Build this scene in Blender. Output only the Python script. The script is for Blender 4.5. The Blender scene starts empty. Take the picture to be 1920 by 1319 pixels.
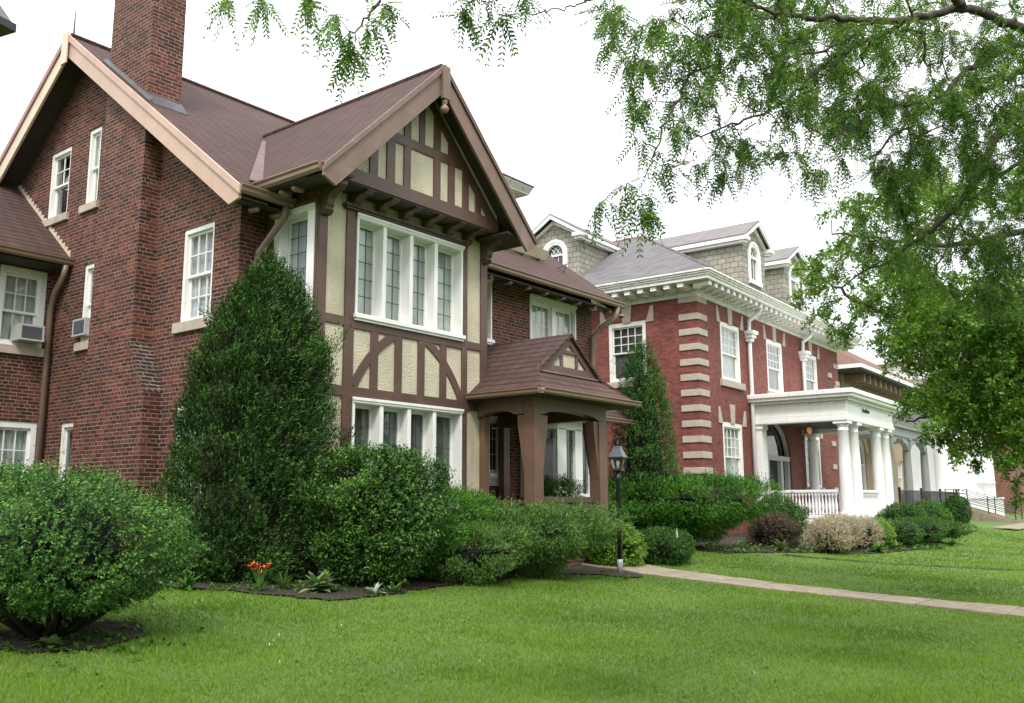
import bpy, bmesh, math, random
import numpy as np
from mathutils import Vector, Matrix, geometry

# ------------------------------------------------------------------ camera, world, sun
sc = bpy.context.scene
COL = sc.collection
R = math.radians
FPX, PITCH, ROLL, YAW = 1721.6, R(9.353), R(-.19), R(51.67)
CAM = np.array([0, 0, 1.5])
_fh = np.array([math.sin(YAW), math.cos(YAW), 0]); _rt = np.array([math.cos(YAW), -math.sin(YAW), 0]); _up = np.array([0, 0, 1.])
FW = math.cos(PITCH) * _fh + math.sin(PITCH) * _up
_u = -math.sin(PITCH) * _fh + math.cos(PITCH) * _up
RI = math.cos(ROLL) * _rt + math.sin(ROLL) * _u
UP = -math.sin(ROLL) * _rt + math.cos(ROLL) * _u
cam = bpy.data.cameras.new('camera'); camo = bpy.data.objects.new('camera', cam); COL.objects.link(camo)
m = Matrix(((RI[0], UP[0], -FW[0], CAM[0]), (RI[1], UP[1], -FW[1], CAM[1]), (RI[2], UP[2], -FW[2], CAM[2]), (0, 0, 0, 1)))
camo.matrix_world = m
cam.sensor_width = 36; cam.lens = FPX / 1920 * 36; cam.clip_end = 2000; cam.clip_start = .05
sc.camera = camo

W = bpy.data.worlds.new('World'); sc.world = W; W.use_nodes = True
nt = W.node_tree; nt.nodes.clear()
SKY0, SKY1 = .95, 2.7
SUN_EL, SUN_AZ = R(50), R(-128)          # sun azimuth measured from +Y towards +X
sky = nt.nodes.new('ShaderNodeTexSky'); sky.sky_type = 'NISHITA'; sky.sun_disc = False
sky.sun_elevation = SUN_EL; sky.sun_rotation = SUN_AZ; sky.dust_density = 4; sky.air_density = 1
bg1 = nt.nodes.new('ShaderNodeBackground'); bg1.inputs[1].default_value = .05
nt.links.new(sky.outputs[0], bg1.inputs[0])
# thick overcast: brighter toward the zenith than at the horizon, slightly uneven cloud
tc = nt.nodes.new('ShaderNodeTexCoord'); nz = nt.nodes.new('ShaderNodeTexNoise'); nz.inputs['Scale'].default_value = 2.2; nz.inputs['Detail'].default_value = 5
nt.links.new(tc.outputs['Generated'], nz.inputs['Vector'])
rmp = nt.nodes.new('ShaderNodeValToRGB'); rmp.color_ramp.elements[0].color = (.93, .96, 1, 1); rmp.color_ramp.elements[1].color = (1, 1, 1, 1)
rmp.color_ramp.elements[0].position = .3; rmp.color_ramp.elements[1].position = .6
nt.links.new(nz.outputs['Fac'], rmp.inputs[0])
sx = nt.nodes.new('ShaderNodeSeparateXYZ'); nt.links.new(tc.outputs['Generated'], sx.inputs[0])
gr = nt.nodes.new('ShaderNodeMapRange'); gr.inputs['From Min'].default_value = 0; gr.inputs['From Max'].default_value = 1; gr.inputs['To Min'].default_value = SKY0; gr.inputs['To Max'].default_value = SKY1
nt.links.new(sx.outputs[2], gr.inputs['Value'])
bg2 = nt.nodes.new('ShaderNodeBackground'); nt.links.new(gr.outputs[0], bg2.inputs[1])
nt.links.new(rmp.outputs[0], bg2.inputs[0])
ad = nt.nodes.new('ShaderNodeAddShader'); wo = nt.nodes.new('ShaderNodeOutputWorld')
nt.links.new(bg1.outputs[0], ad.inputs[0]); nt.links.new(bg2.outputs[0], ad.inputs[1]); nt.links.new(ad.outputs[0], wo.inputs[0])

sl = bpy.data.lights.new('sun', 'SUN'); slo = bpy.data.objects.new('sun', sl); COL.objects.link(slo)
sl.energy = 2.3; sl.angle = R(9); sl.color = (1, .96, .9)
sd = Vector((math.sin(SUN_AZ) * math.cos(SUN_EL), math.cos(SUN_AZ) * math.cos(SUN_EL), math.sin(SUN_EL)))
slo.rotation_euler = (-sd).to_track_quat('-Z', 'Y').to_euler()
sc.view_settings.view_transform = 'Standard'; sc.view_settings.look = 'None'
sc.view_settings.exposure = .05; sc.view_settings.gamma = 1
sc.cycles.max_bounces = 6; sc.cycles.transparent_max_bounces = 12

# ------------------------------------------------------------------ helpers
def dep(x, y, d):                                  # point at pixel (1920 wide) and distance
    return CAM + (FW + (x - 960) / FPX * RI - (y - 659.5) / FPX * UP) * d
A2 = R(53.675 - 51.666); CA, SA = math.cos(A2), math.sin(A2)
def toL(p): return (p[0] * CA + p[1] * SA, -p[0] * SA + p[1] * CA, p[2])
def toW(p): return (p[0] * CA - p[1] * SA, p[0] * SA + p[1] * CA, p[2])
_gv = [-400, 2.2, 3.6, 5.6, 7.0, 8.2, 9.4, 12, 900]; _gz = [-.02, 0, .04, .14, .26, .38, .45, .5, .5]
def G(x, y):                                       # height of the ground
    v = -x * SA + y * CA
    return np.interp(v, _gv, _gz)
def onG(x, y):                                     # pixel to ground
    z = .3
    for _ in range(30):
        d = (FW + (x - 960) / FPX * RI - (y - 659.5) / FPX * UP); t = (z - CAM[2]) / d[2]; p = CAM + d * t
        z = .5 * z + .5 * float(G(p[0], p[1]))
    return p
OFF = {}
def tag(o, label=None, cat=None, group=None, kind=None):
    if label: o['label'] = label
    if cat: o['category'] = cat
    if group: o['group'] = group
    if kind: o['kind'] = kind
    return o
def thing(name, label, cat, base=(0, 0, 0), rot=0, group=None, local=False):
    o = bpy.data.objects.new(name, None); COL.objects.link(o)
    o.empty_display_size = .2
    o.location = toW(base) if local else base
    o.rotation_euler = (0, 0, A2 if local else rot)
    OFF[o.name] = base
    return tag(o, label, cat, group)
class MB:
    def __init__(s): s.v = []; s.f = []; s.m = []
    def add(s, vs, fs, m=0):
        n = len(s.v); s.v += [tuple(map(float, q)) for q in vs]
        for f in fs: s.f.append(tuple(n + i for i in f)); s.m.append(m)
    def hexa(s, p, m=0):
        s.add(p, [(0, 3, 2, 1), (4, 5, 6, 7), (0, 1, 5, 4), (1, 2, 6, 5), (2, 3, 7, 6), (3, 0, 4, 7)], m)
    def box(s, fr, a0, a1, t0, t1, d0, d1, m=0):
        s.hexa([fr(a, t, d) for d in (d0, d1) for a, t in ((a0, t0), (a1, t0), (a1, t1), (a0, t1))], m); return s
    def prism(s, fr, poly, d0, d1, m=0):
        n = len(poly); vs = [fr(a, t, d0) for a, t in poly] + [fr(a, t, d1) for a, t in poly]
        fs = [(i, (i + 1) % n, n + (i + 1) % n, n + i) for i in range(n)]
        tr = geometry.tessellate_polygon([[Vector((a, t, 0)) for a, t in poly]])
        fs += [tuple(t) for t in tr] + [tuple(n + i for i in t) for t in tr]
        s.add(vs, fs, m); return s
    def slab(s, pts, th, m=0, m2=None):             # polygon of 3D points given a vertical thickness
        n = len(pts); vs = [tuple(p) for p in pts] + [(p[0], p[1], p[2] - th) for p in pts]
        s.add(vs, [tuple(range(n)), ], m); s.add(vs, [tuple(range(2 * n - 1, n - 1, -1))] + [(i, n + i, n + (i + 1) % n, (i + 1) % n) for i in range(n)], m if m2 is None else m2); return s
    def tube(s, pts, rad, n=8, m=0, cap=True):
        pts = [np.array(p, float) for p in pts]; k = len(pts)
        if not hasattr(rad, '__len__'): rad = [rad] * k
        ref = None; vs = []; prev = None
        for i, p in enumerate(pts):
            t = pts[min(i + 1, k - 1)] - pts[max(i - 1, 0)]; t = t / (np.linalg.norm(t) + 1e-9)
            if prev is None:
                a = np.array([0, 0, 1.]) if abs(t[2]) < .9 else np.array([1., 0, 0]); e1 = np.cross(t, a)
            else: e1 = prev - t * prev.dot(t)
            e1 = e1 / (np.linalg.norm(e1) + 1e-9); prev = e1; e2 = np.cross(t, e1)
            for j in range(n):
                w = 2 * math.pi * j / n; vs.append(p + rad[i] * (math.cos(w) * e1 + math.sin(w) * e2))
        fs = [(i * n + j, i * n + (j + 1) % n, (i + 1) * n + (j + 1) % n, (i + 1) * n + j) for i in range(k - 1) for j in range(n)]
        if cap: fs += [tuple(range(n))[::-1], tuple(range((k - 1) * n, k * n))]
        s.add(vs, fs, m); return s
    def lathe(s, c, prof, n=20, m=0):               # prof: (radius, z)
        vs = []; k = len(prof)
        for r_, z_ in prof:
            for j in range(n):
                w = 2 * math.pi * j / n; vs.append((c[0] + r_ * math.cos(w), c[1] + r_ * math.sin(w), c[2] + z_))
        fs = [(i * n + j, i * n + (j + 1) % n, (i + 1) * n + (j + 1) % n, (i + 1) * n + j) for i in range(k - 1) for j in range(n)]
        fs += [tuple(range(n))[::-1], tuple(range((k - 1) * n, k * n))]
        s.add(vs, fs, m); return s
    def build(s, name, mats, parent=None, bevel=0, smooth=False, world=False, recalc=True):
        if not isinstance(mats, (list, tuple)): mats = [mats]
        off = OFF.get(parent.name, (0, 0, 0)) if parent else (0, 0, 0)
        me = bpy.data.meshes.new(name)
        me.from_pydata([(a - off[0], b - off[1], c - off[2]) for a, b, c in s.v], [], s.f)
        for mm in mats: me.materials.append(mm)
        me.polygons.foreach_set('material_index', s.m)
        if recalc:
            bm = bmesh.new(); bm.from_mesh(me); bmesh.ops.recalc_face_normals(bm, faces=bm.faces); bm.to_mesh(me); bm.free()
        if smooth: me.polygons.foreach_set('use_smooth', [True] * len(me.polygons))
        o = bpy.data.objects.new(name, me); COL.objects.link(o)
        if parent: o.parent = parent; OFF[o.name] = off
        if bevel:
            b = o.modifiers.new('bevel', 'BEVEL'); b.width = bevel; b.segments = 2; b.limit_method = 'ANGLE'
        if smooth == 'auto': pass
        return o
def FY(Y): return lambda a, t, d: (a, Y - d, t)     # plane facing -Y: a = X, d = outward
def FX(X): return lambda a, t, d: (X - d, a, t)     # plane facing -X: a = Y
def FXR(X): return lambda a, t, d: (X + d, a, t)    # facing +X
def wall(mb, fr, outer, holes=(), reveal=.16, m=0):
    loops = [[Vector((a, t, 0)) for a, t in outer]] + [[Vector((a, t, 0)) for a, t in h] for h in holes]
    flat = [q for l in loops for q in l]; tr = geometry.tessellate_polygon(loops)
    mb.add([fr(q.x, q.y, 0) for q in flat], [tuple(t) for t in tr], m)
    for h in holes:
        n = len(h); mb.add([fr(a, t, 0) for a, t in h] + [fr(a, t, -reveal) for a, t in h], [(i, (i + 1) % n, n + (i + 1) % n, n + i) for i in range(n)], m)
def rect(a0, a1, t0, t1): return [(a0, t0), (a1, t0), (a1, t1), (a0, t1)]

# ------------------------------------------------------------------ materials
def nodes(name):
    M = bpy.data.materials.new(name); M.use_nodes = True; t = M.node_tree
    return M, t, t.nodes['Principled BSDF']
def N(t, ty, **k):
    n = t.nodes.new(ty)
    for a, b in k.items():
        if a.startswith('i_'): n.inputs[a[2:].replace('_', ' ')].default_value = b
        else: setattr(n, a, b)
    return n
def coords(t, kind='Object'): return N(t, 'ShaderNodeTexCoord').outputs[kind]
def noise(t, scale, detail=4, rough=.6, vec=None):
    n = N(t, 'ShaderNodeTexNoise'); n.inputs['Scale'].default_value = scale; n.inputs['Detail'].default_value = detail; n.inputs['Roughness'].default_value = rough
    t.links.new(vec if vec else coords(t), n.inputs['Vector']); return n.outputs['Fac']
def ramp(t, fac, stops):
    r_ = N(t, 'ShaderNodeValToRGB'); e = r_.color_ramp.elements
    while len(e) < len(stops): e.new(.5)
    for el, (p, c) in zip(e, stops): el.position = p; el.color = (*c, 1) if len(c) == 3 else c
    t.links.new(fac, r_.inputs[0]); return r_.outputs[0]
def mix(t, fac, a, b, mode='MIX'):
    n = N(t, 'ShaderNodeMix', data_type='RGBA', blend_type=mode)
    for s_, v in ((n.inputs[0], fac), (n.inputs[6], a), (n.inputs[7], b)):
        if hasattr(v, 'links') or isinstance(v, bpy.types.NodeSocket): t.links.new(v, s_)
        else: s_.default_value = v if isinstance(v, (int, float)) else (*v, 1)[:4]
    return n.outputs[2]
def math_(t, op, a, b=None):
    n = N(t, 'ShaderNodeMath', operation=op)
    for s_, v in ((n.inputs[0], a), (n.inputs[1], b)):
        if v is None: continue
        if isinstance(v, bpy.types.NodeSocket): t.links.new(v, s_)
        else: s_.default_value = v
    return n.outputs[0]
def bump(t, bs, h, strength=.3, dist=.01):
    b = N(t, 'ShaderNodeBump'); b.inputs['Strength'].default_value = strength; b.inputs['Distance'].default_value = dist
    t.links.new(h, b.inputs['Height']); t.links.new(b.outputs[0], bs.inputs['Normal'])
def paint(name, col, rough=.5, var=.12, scale=3, bs_=.15, dirt=None, fine=60, dist=.004, metal=0, dscale=1.3, dth=(.52, .72)):
    M, t, bs = nodes(name)
    c = col; dk = tuple(x * (1 - var) for x in c); lt = tuple(min(1, x * (1 + var)) for x in c)
    col_ = ramp(t, noise(t, scale, 6), [(.3, dk), (.7, lt)])
    if dirt: col_ = mix(t, ramp(t, noise(t, dscale, 8, .7), [(dth[0], (0, 0, 0)), (dth[1], (1, 1, 1))]), col_, dirt)
    if dirt: col_ = mix(t, streaks(t, .55, .9), col_, tuple(x * .75 for x in dirt))
    t.links.new(col_, bs.inputs['Base Color']); bs.inputs['Roughness'].default_value = rough; bs.inputs['Metallic'].default_value = metal
    bump(t, bs, noise(t, fine, 4), bs_, dist); return M
def streaks(t, lo=.52, hi=.8, sxy=7, sz=.55):
    mp = N(t, 'ShaderNodeMapping'); mp.inputs['Scale'].default_value = (sxy, sxy, sz); t.links.new(coords(t), mp.inputs[0])
    return ramp(t, noise(t, 1.0, 6, .65, mp.outputs[0]), [(lo, (0, 0, 0)), (hi, (.75, .75, .75))])
def brickmat(name, cols, mortar, w=.215, h=.0675, ms=.009, var=.3, rough=.85, dark=.0, light=None, ratio=.35):
    M, t, bs = nodes(name)
    sp = N(t, 'ShaderNodeSeparateXYZ'); t.links.new(coords(t), sp.inputs[0])
    cb = N(t, 'ShaderNodeCombineXYZ'); t.links.new(math_(t, 'ADD', sp.outputs[0], sp.outputs[1]), cb.inputs[0]); t.links.new(sp.outputs[2], cb.inputs[1])
    # small waviness of the courses
    wv = N(t, 'ShaderNodeVectorMath', operation='MULTIPLY_ADD'); nn = N(t, 'ShaderNodeTexNoise'); nn.inputs['Scale'].default_value = 6
    t.links.new(coords(t), nn.inputs['Vector']); t.links.new(nn.outputs['Color'], wv.inputs[0]); wv.inputs[1].default_value = (.008, .008, 0); t.links.new(cb.outputs[0], wv.inputs[2])
    def br(c1, c2, wd=w, off=.5, fr=2, sq=1, sf=2):
        b = N(t, 'ShaderNodeTexBrick'); b.offset = off; b.offset_frequency = fr; b.squash = sq; b.squash_frequency = sf
        for k, v in (('Scale', 1), ('Mortar Size', ms), ('Mortar Smooth', .15), ('Brick Width', wd), ('Row Height', h), ('Bias', 0)): b.inputs[k].default_value = v
        b.inputs['Color1'].default_value = (*c1, 1); b.inputs['Color2'].default_value = (*c2, 1); b.inputs['Mortar'].default_value = (0, 0, 0, 1)
        t.links.new(wv.outputs[0], b.inputs['Vector']); return b
    b = br((0, 0, 0), (1, 1, 1), sq=.5, sf=6)
    c = ramp(t, b.outputs['Color'], [(i / (len(cols) - 1), q) for i, q in enumerate(cols)])
    c = mix(t, ramp(t, noise(t, 30, 5, .7), [(.35, (0, 0, 0)), (.8, (.6, .6, .6))]), c, tuple(x * .55 for x in cols[0]))
    c = mix(t, ramp(t, noise(t, .9, 6, .6), [(.42, (0, 0, 0)), (.75, (.55, .55, .55))]), c, tuple(x * .45 for x in cols[0]))
    c = mix(t, streaks(t, .5, .85, 3.5, .45), c, tuple(x * .45 for x in cols[1]))
    mcol = ramp(t, noise(t, 5, 6, .7), [(.35, tuple(x * .45 for x in mortar)), (.62, mortar)])
    c = mix(t, b.outputs['Fac'], c, mcol)
    t.links.new(c, bs.inputs['Base Color']); bs.inputs['Roughness'].default_value = rough
    hh = math_(t, 'SUBTRACT', math_(t, 'MULTIPLY', noise(t, 90, 3), .35), b.outputs['Fac'])
    bump(t, bs, hh, .6, .008); return M
def shingle(name, c0, c1, line, w=.3, h=.09, ms=.006, stain=None, rough=.9, lineamt=1, mossy=None):
    M, t, bs = nodes(name)
    sp = N(t, 'ShaderNodeSeparateXYZ'); t.links.new(coords(t), sp.inputs[0])
    cb = N(t, 'ShaderNodeCombineXYZ'); t.links.new(math_(t, 'ADD', sp.outputs[0], sp.outputs[1]), cb.inputs[0]); t.links.new(sp.outputs[2], cb.inputs[1])
    wv = N(t, 'ShaderNodeVectorMath', operation='MULTIPLY_ADD'); nn = N(t, 'ShaderNodeTexNoise'); nn.inputs['Scale'].default_value = 5
    t.links.new(coords(t), nn.inputs['Vector']); t.links.new(nn.outputs['Color'], wv.inputs[0]); wv.inputs[1].default_value = (.02, .012, 0); t.links.new(cb.outputs[0], wv.inputs[2])
    b = N(t, 'ShaderNodeTexBrick'); b.offset = .5
    for k, v in (('Scale', 1), ('Mortar Size', ms), ('Mortar Smooth', .3), ('Brick Width', w), ('Row Height', h), ('Bias', 0)): b.inputs[k].default_value = v
    b.inputs['Color1'].default_value = (0, 0, 0, 1); b.inputs['Color2'].default_value = (1, 1, 1, 1); b.inputs['Mortar'].default_value = (.5, .5, .5, 1)
    t.links.new(wv.outputs[0], b.inputs['Vector'])
    c = ramp(t, b.outputs['Color'], [(0, c0), (1, c1)])
    c = mix(t, .35, c, ramp(t, noise(t, 120, 3), [(.35, tuple(x * .5 for x in c0)), (.7, tuple(x * 1.6 for x in c1))]))
    if stain: c = mix(t, ramp(t, noise(t, 1.1, 8, .7), [(.45, (0, 0, 0)), (.75, (.7, .7, .7))]), c, stain)
    c = mix(t, math_(t, 'MULTIPLY', b.outputs['Fac'], lineamt), c, line)
    t.links.new(c, bs.inputs['Base Color']); bs.inputs['Roughness'].default_value = rough
    bump(t, bs, math_(t, 'SUBTRACT', math_(t, 'MULTIPLY', noise(t, 150, 2), .3), b.outputs['Fac']), .5, .008); return M
def leafmat(name, cols, trans=.35, rough=.45, clump=1.5, spec=.18, patches=None, rnd=.55):
    M = bpy.data.materials.new(name); M.use_nodes = True; t = M.node_tree; bs = t.nodes['Principled BSDF']; out = t.nodes['Material Output']
    g = N(t, 'ShaderNodeNewGeometry')
    f = math_(t, 'ADD', math_(t, 'MULTIPLY', g.outputs['Random Per Island'], rnd), math_(t, 'MULTIPLY', noise(t, clump, 3), 1.15 - rnd))
    c = ramp(t, f, [(.22 + .60 * i / (len(cols) - 1), q) for i, q in enumerate(cols)])
    if patches: c = mix(t, ramp(t, noise(t, patches[1], 3), [(.5, (0, 0, 0)), (.6, (1, 1, 1))]), c, ramp(t, g.outputs['Random Per Island'], [(.2, tuple(x * .6 for x in patches[0])), (.9, patches[0])]))
    t.links.new(c, bs.inputs['Base Color']); bs.inputs['Roughness'].default_value = rough; bs.inputs['Specular IOR Level'].default_value = spec
    tr = N(t, 'ShaderNodeBsdfTranslucent'); hs = N(t, 'ShaderNodeHueSaturation'); hs.inputs['Value'].default_value = 1.6; hs.inputs['Saturation'].default_value = 1.0; hs.inputs['Hue'].default_value = .485
    t.links.new(c, hs.inputs['Color']); t.links.new(hs.outputs[0], tr.inputs[0])
    mx = N(t, 'ShaderNodeMixShader'); mx.inputs[0].default_value = trans
    t.links.new(bs.outputs[0], mx.inputs[1]); t.links.new(tr.outputs[0], mx.inputs[2]); t.links.new(mx.outputs[0], out.inputs[0]); return M
def glassmat(name, tint=(.97, .98, .97), refl=1.0):
    M = bpy.data.materials.new(name); M.use_nodes = True; t = M.node_tree; out = t.nodes['Material Output']; t.nodes.remove(t.nodes['Principled BSDF'])
    gl = N(t, 'ShaderNodeBsdfGlossy'); gl.inputs['Roughness'].default_value = .03; tp = N(t, 'ShaderNodeBsdfTransparent'); tp.inputs[0].default_value = (*tint, 1)
    lw = N(t, 'ShaderNodeLayerWeight'); lw.inputs[0].default_value = .5
    bp = N(t, 'ShaderNodeBump'); bp.inputs['Strength'].default_value = .10; bp.inputs['Distance'].default_value = .01; t.links.new(noise(t, 5, 2), bp.inputs['Height'])
    t.links.new(bp.outputs[0], gl.inputs['Normal'])
    f5 = math_(t, 'ADD', math_(t, 'MULTIPLY', math_(t, 'POWER', lw.outputs['Facing'], 4), .8 * refl), .07 * refl)
    mx = N(t, 'ShaderNodeMixShader'); t.links.new(math_(t, 'MINIMUM', f5, 1.0), mx.inputs[0])
    t.links.new(tp.outputs[0], mx.inputs[1]); t.links.new(gl.outputs[0], mx.inputs[2]); t.links.new(mx.outputs[0], out.inputs[0]); return M
def curtainmat(name, col, stripes=28, amt=.35, axis=2):
    M, t, bs = nodes(name)
    sp = N(t, 'ShaderNodeSeparateXYZ'); t.links.new(coords(t), sp.inputs[0])
    s = math_(t, 'MULTIPLY', math_(t, 'ADD', sp.outputs[0], sp.outputs[1]) if axis == 2 else sp.outputs[2], stripes)
    wv = math_(t, 'SINE', math_(t, 'ADD', s, math_(t, 'MULTIPLY', noise(t, 3, 2), 6)))
    bump(t, bs, wv, .5, .22 / stripes)
    c = ramp(t, noise(t, 1.5, 3), [(.3, tuple(x * (1 - amt) for x in col)), (.7, col)])
    t.links.new(c, bs.inputs['Base Color']); bs.inputs['Roughness'].default_value = .9; return M

MT = {}
MT['brick'] = brickmat('old_brick', [(.026, .010, .008), (.075, .018, .012), (.135, .031, .019), (.215, .060, .034)], (.29, .195, .15), ms=.0075)
MT['brick_red'] = brickmat('pressed_red_brick', [(.15, .040, .029), (.21, .056, .041), (.26, .072, .053), (.31, .095, .07)], (.17, .065, .052), w=.2, h=.062, ms=.0055, rough=.8)
MT['brick_far'] = brickmat('far_brick', [(.16, .05, .035), (.28, .10, .07)], (.3, .2, .16))
MT['brick_dark'] = brickmat('dark_brick', [(.018, .008, .008), (.035, .015, .014), (.06, .02, .018)], (.30, .25, .20), ms=.0085)
MT['stucco'] = paint('stucco', (.55, .50, .375), .9, .14, 2.2, .9, dirt=(.44, .39, .27), fine=38, dist=.025, dscale=.9, dth=(.5, .85))
MT['brown'] = paint('brown_trim_paint', (.088, .046, .032), .5, .15, 2, .25, dirt=(.13, .08, .065), fine=25)
MT['brown_lt'] = paint('weathered_brown_board', (.17, .108, .080), .55, .14, 3, .25, dirt=(.24, .19, .18), fine=25)
MT['tan'] = paint('tan_board_paint', (.50, .345, .27), .5, .10, 1.6, .1, dirt=(.48, .30, .24))
MT['cream'] = paint('cream_trim', (.62, .52, .40), .5, .08, 2, .1)
MT['mauve'] = paint('mauve_trim', (.33, .18, .17), .55, .1, 2, .1)
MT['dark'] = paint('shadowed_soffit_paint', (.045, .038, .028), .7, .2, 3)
MT['white'] = paint('white_paint', (.78, .78, .76), .4, .04, 2, .15, dirt=(.62, .62, .58), fine=30, dth=(.58, .8))
MT['white_old'] = paint('peeling_white_paint', (.74, .73, .70), .6, .06, 3, .3, dirt=(.42, .40, .36), dscale=7, dth=(.56, .64))
MT['white_bl'] = paint('bright_white_paint', (.82, .82, .82), .35, .02, 2, .05)
MT['stone'] = paint('limestone', (.44, .37, .31), .85, .14, 4, .5, dirt=(.30, .25, .21), fine=50, dist=.006)
MT['stone_lt'] = paint('pale_limestone', (.42, .36, .30), .85, .12, 4, .4, fine=50)
MT['roof'] = shingle('maroon_shingle', (.052, .025, .020), (.100, .045, .034), (.010, .006, .006), w=.30, h=.11, ms=.013, stain=(.045, .025, .026))
MT['roof_slate'] = shingle('grey_slate', (.085, .083, .088), (.17, .165, .168), (.042, .041, .044), w=.26, h=.10, stain=(.15, .13, .14), lineamt=.7)
MT['roof_pale'] = shingle('pale_grey_shingle', (.15, .14, .138), (.215, .20, .195), (.10, .09, .09), w=.28, h=.09, lineamt=.6)
MT['roof_orange'] = shingle('orange_brown_shingle', (.12, .066, .046), (.18, .095, .065), (.15, .07, .05), w=.3, h=.11)
MT['tile_grey'] = shingle('weathered_wall_shingle', (.25, .24, .20), (.42, .39, .32), (.05, .047, .043), w=.30, h=.185, ms=.010, stain=(.20, .19, .16))
MT['curtain'] = curtainmat('grey_green_blind', (.62, .66, .63))
MT['curtain_dk'] = curtainmat('dim_grey_curtain', (.24, .25, .24), 40, .5)
MT['blind'] = curtainmat('slatted_blind', (.56, .58, .66), 60, .15, 0)
MT['sheer'] = curtainmat('green_grey_shade', (.50, .57, .53))
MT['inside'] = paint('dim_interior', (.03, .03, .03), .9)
MT['glass'] = glassmat('window_glass'); MT['glass_dk'] = glassmat('dim_window_glass', (.80, .84, .82))
MT['lead'] = paint('lead_came', (.045, .06, .065), .5, .1)
MT['gutter'] = paint('brown_gutter', (.20, .13, .09), .4, .12, 2, .05)
MT['spout'] = paint('brown_downspout', (.21, .145, .11), .4, .12, 2, .05)
MT['black'] = paint('black_iron', (.018, .02, .024), .35, .2, 5)
MT['flash'] = paint('grey_flashing', (.065, .062, .066), .5, .3, 5)
MT['concrete'] = paint('pinkish_concrete', (.255, .212, .155), .9, .25, 5, .5, dirt=(.17, .14, .105), fine=80)
MT['soil'] = paint('mulch', (.034, .023, .017), .95, .5, 14, 1, fine=45, dist=.04)
MT['bark'] = paint('grey_brown_bark', (.07, .055, .045), .9, .35, 12, .8, fine=40, dist=.02)
MT['twig'] = paint('dark_twig', (.022, .016, .011), .9, .3, 9)
MT['tanwall'] = paint('tan_wall', (.34, .26, .17), .85, .12, 2, .2)
MT['acgrey'] = paint('grey_appliance_metal', (.42, .42, .42), .45, .08)
MT['acdark'] = paint('dark_grille', (.09, .10, .11), .5, .1)
MT['ivory'] = paint('weathered_ivory_edge', (.50, .44, .32), .6, .15)
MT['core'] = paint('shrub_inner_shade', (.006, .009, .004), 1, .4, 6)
# ------------------------------------------------------------------ windows
def sash(root, fr, a0, a1, t0, t1, cols=3, rt=2, rb=2, rec=.07, cas=.07, sill=None, cur='curtain', wm='white', sillm='stone', split=.5, curd=.085, glass='glass', mw=.018, curtop=0, name='window'):
    mb = MB(); c = cas
    mb.box(fr, a0, a0 + c, t0, t1, -rec - .14, -rec + .05); mb.box(fr, a1 - c, a1, t0, t1, -rec - .14, -rec + .05)
    mb.box(fr, a0 + c, a1 - c, t1 - c * 1.2, t1, -rec - .14, -rec + .052); mb.box(fr, a0 + c, a1 - c, t0, t0 + c * .7, -rec - .14, -rec + .056)
    i0, i1, j0, j1 = a0 + c, a1 - c, t0 + c * .7, t1 - c * 1.2; r = .042; tm = j0 + (j1 - j0) * split
    for (q0, q1, dd) in ((tm - .02, j1, -rec), (j0, tm + .02, -rec - .045)):
        mb.box(fr, i0, i0 + r, q0, q1, dd - .035, dd); mb.box(fr, i1 - r, i1, q0, q1, dd - .035, dd)
        mb.box(fr, i0 + r, i1 - r, q1 - r, q1, dd - .033, dd + .002); mb.box(fr, i0 + r, i1 - r, q0, q0 + r * 1.1, dd - .033, dd + .002)
    w = mb.build(name, MT[wm], root, bevel=.004)
    g = MB()
    g.box(fr, i0 + r, i1 - r, tm, j1 - r, -rec - .02, -rec - .016); g.box(fr, i0 + r, i1 - r, j0 + r, tm, -rec - .065, -rec - .061)
    g.build('pane', MT[glass], w)
    mu = MB()
    for k in range(1, cols):
        x = i0 + r + (i1 - i0 - 2 * r) * k / cols
        if rt: mu.box(fr, x - mw / 2, x + mw / 2, tm + .02, j1 - r, -rec - .03, -rec - .004)
        if rb: mu.box(fr, x - mw / 2, x + mw / 2, j0 + r, tm - .02, -rec - .075, -rec - .049)
    for rr, q0, q1, dd in ((rt, tm + .022, j1 - r, -rec), (rb, j0 + r, tm - .022, -rec - .045)):
        for k in range(1, rr):
            y = q0 + (q1 - q0) * k / rr; mu.box(fr, i0 + r, i1 - r, y - mw / 2, y + mw / 2, dd - .028, dd - .006)
    if mu.v: mu.build('muntin', MT[wm], w)
    if cur:
        cu = MB(); n = 14
        for k in range(n):
            b0, b1 = i0 + (i1 - i0) * k / n, i0 + (i1 - i0) * (k + 1) / n; dd = -rec - curd - .02 * (k % 2)
            cu.add([fr(b0, j0, dd), fr(b1, j0, -rec - curd - .02 * ((k + 1) % 2)), fr(b1, j1 - curtop, -rec - curd - .02 * ((k + 1) % 2)), fr(b0, j1 - curtop, dd)], [(0, 1, 2, 3)])
        cu.build('curtain', MT[cur], w, recalc=False)
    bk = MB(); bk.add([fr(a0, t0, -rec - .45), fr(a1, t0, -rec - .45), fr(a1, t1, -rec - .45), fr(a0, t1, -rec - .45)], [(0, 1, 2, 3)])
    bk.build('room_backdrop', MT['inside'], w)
    if sill:
        s = MB(); s.box(fr, a0 - sill[0], a1 + sill[0], t0 - sill[1], t0 - .002, -rec - .1, sill[2]); s.build('sill', MT[sillm], w, bevel=.006)
    return w
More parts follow.
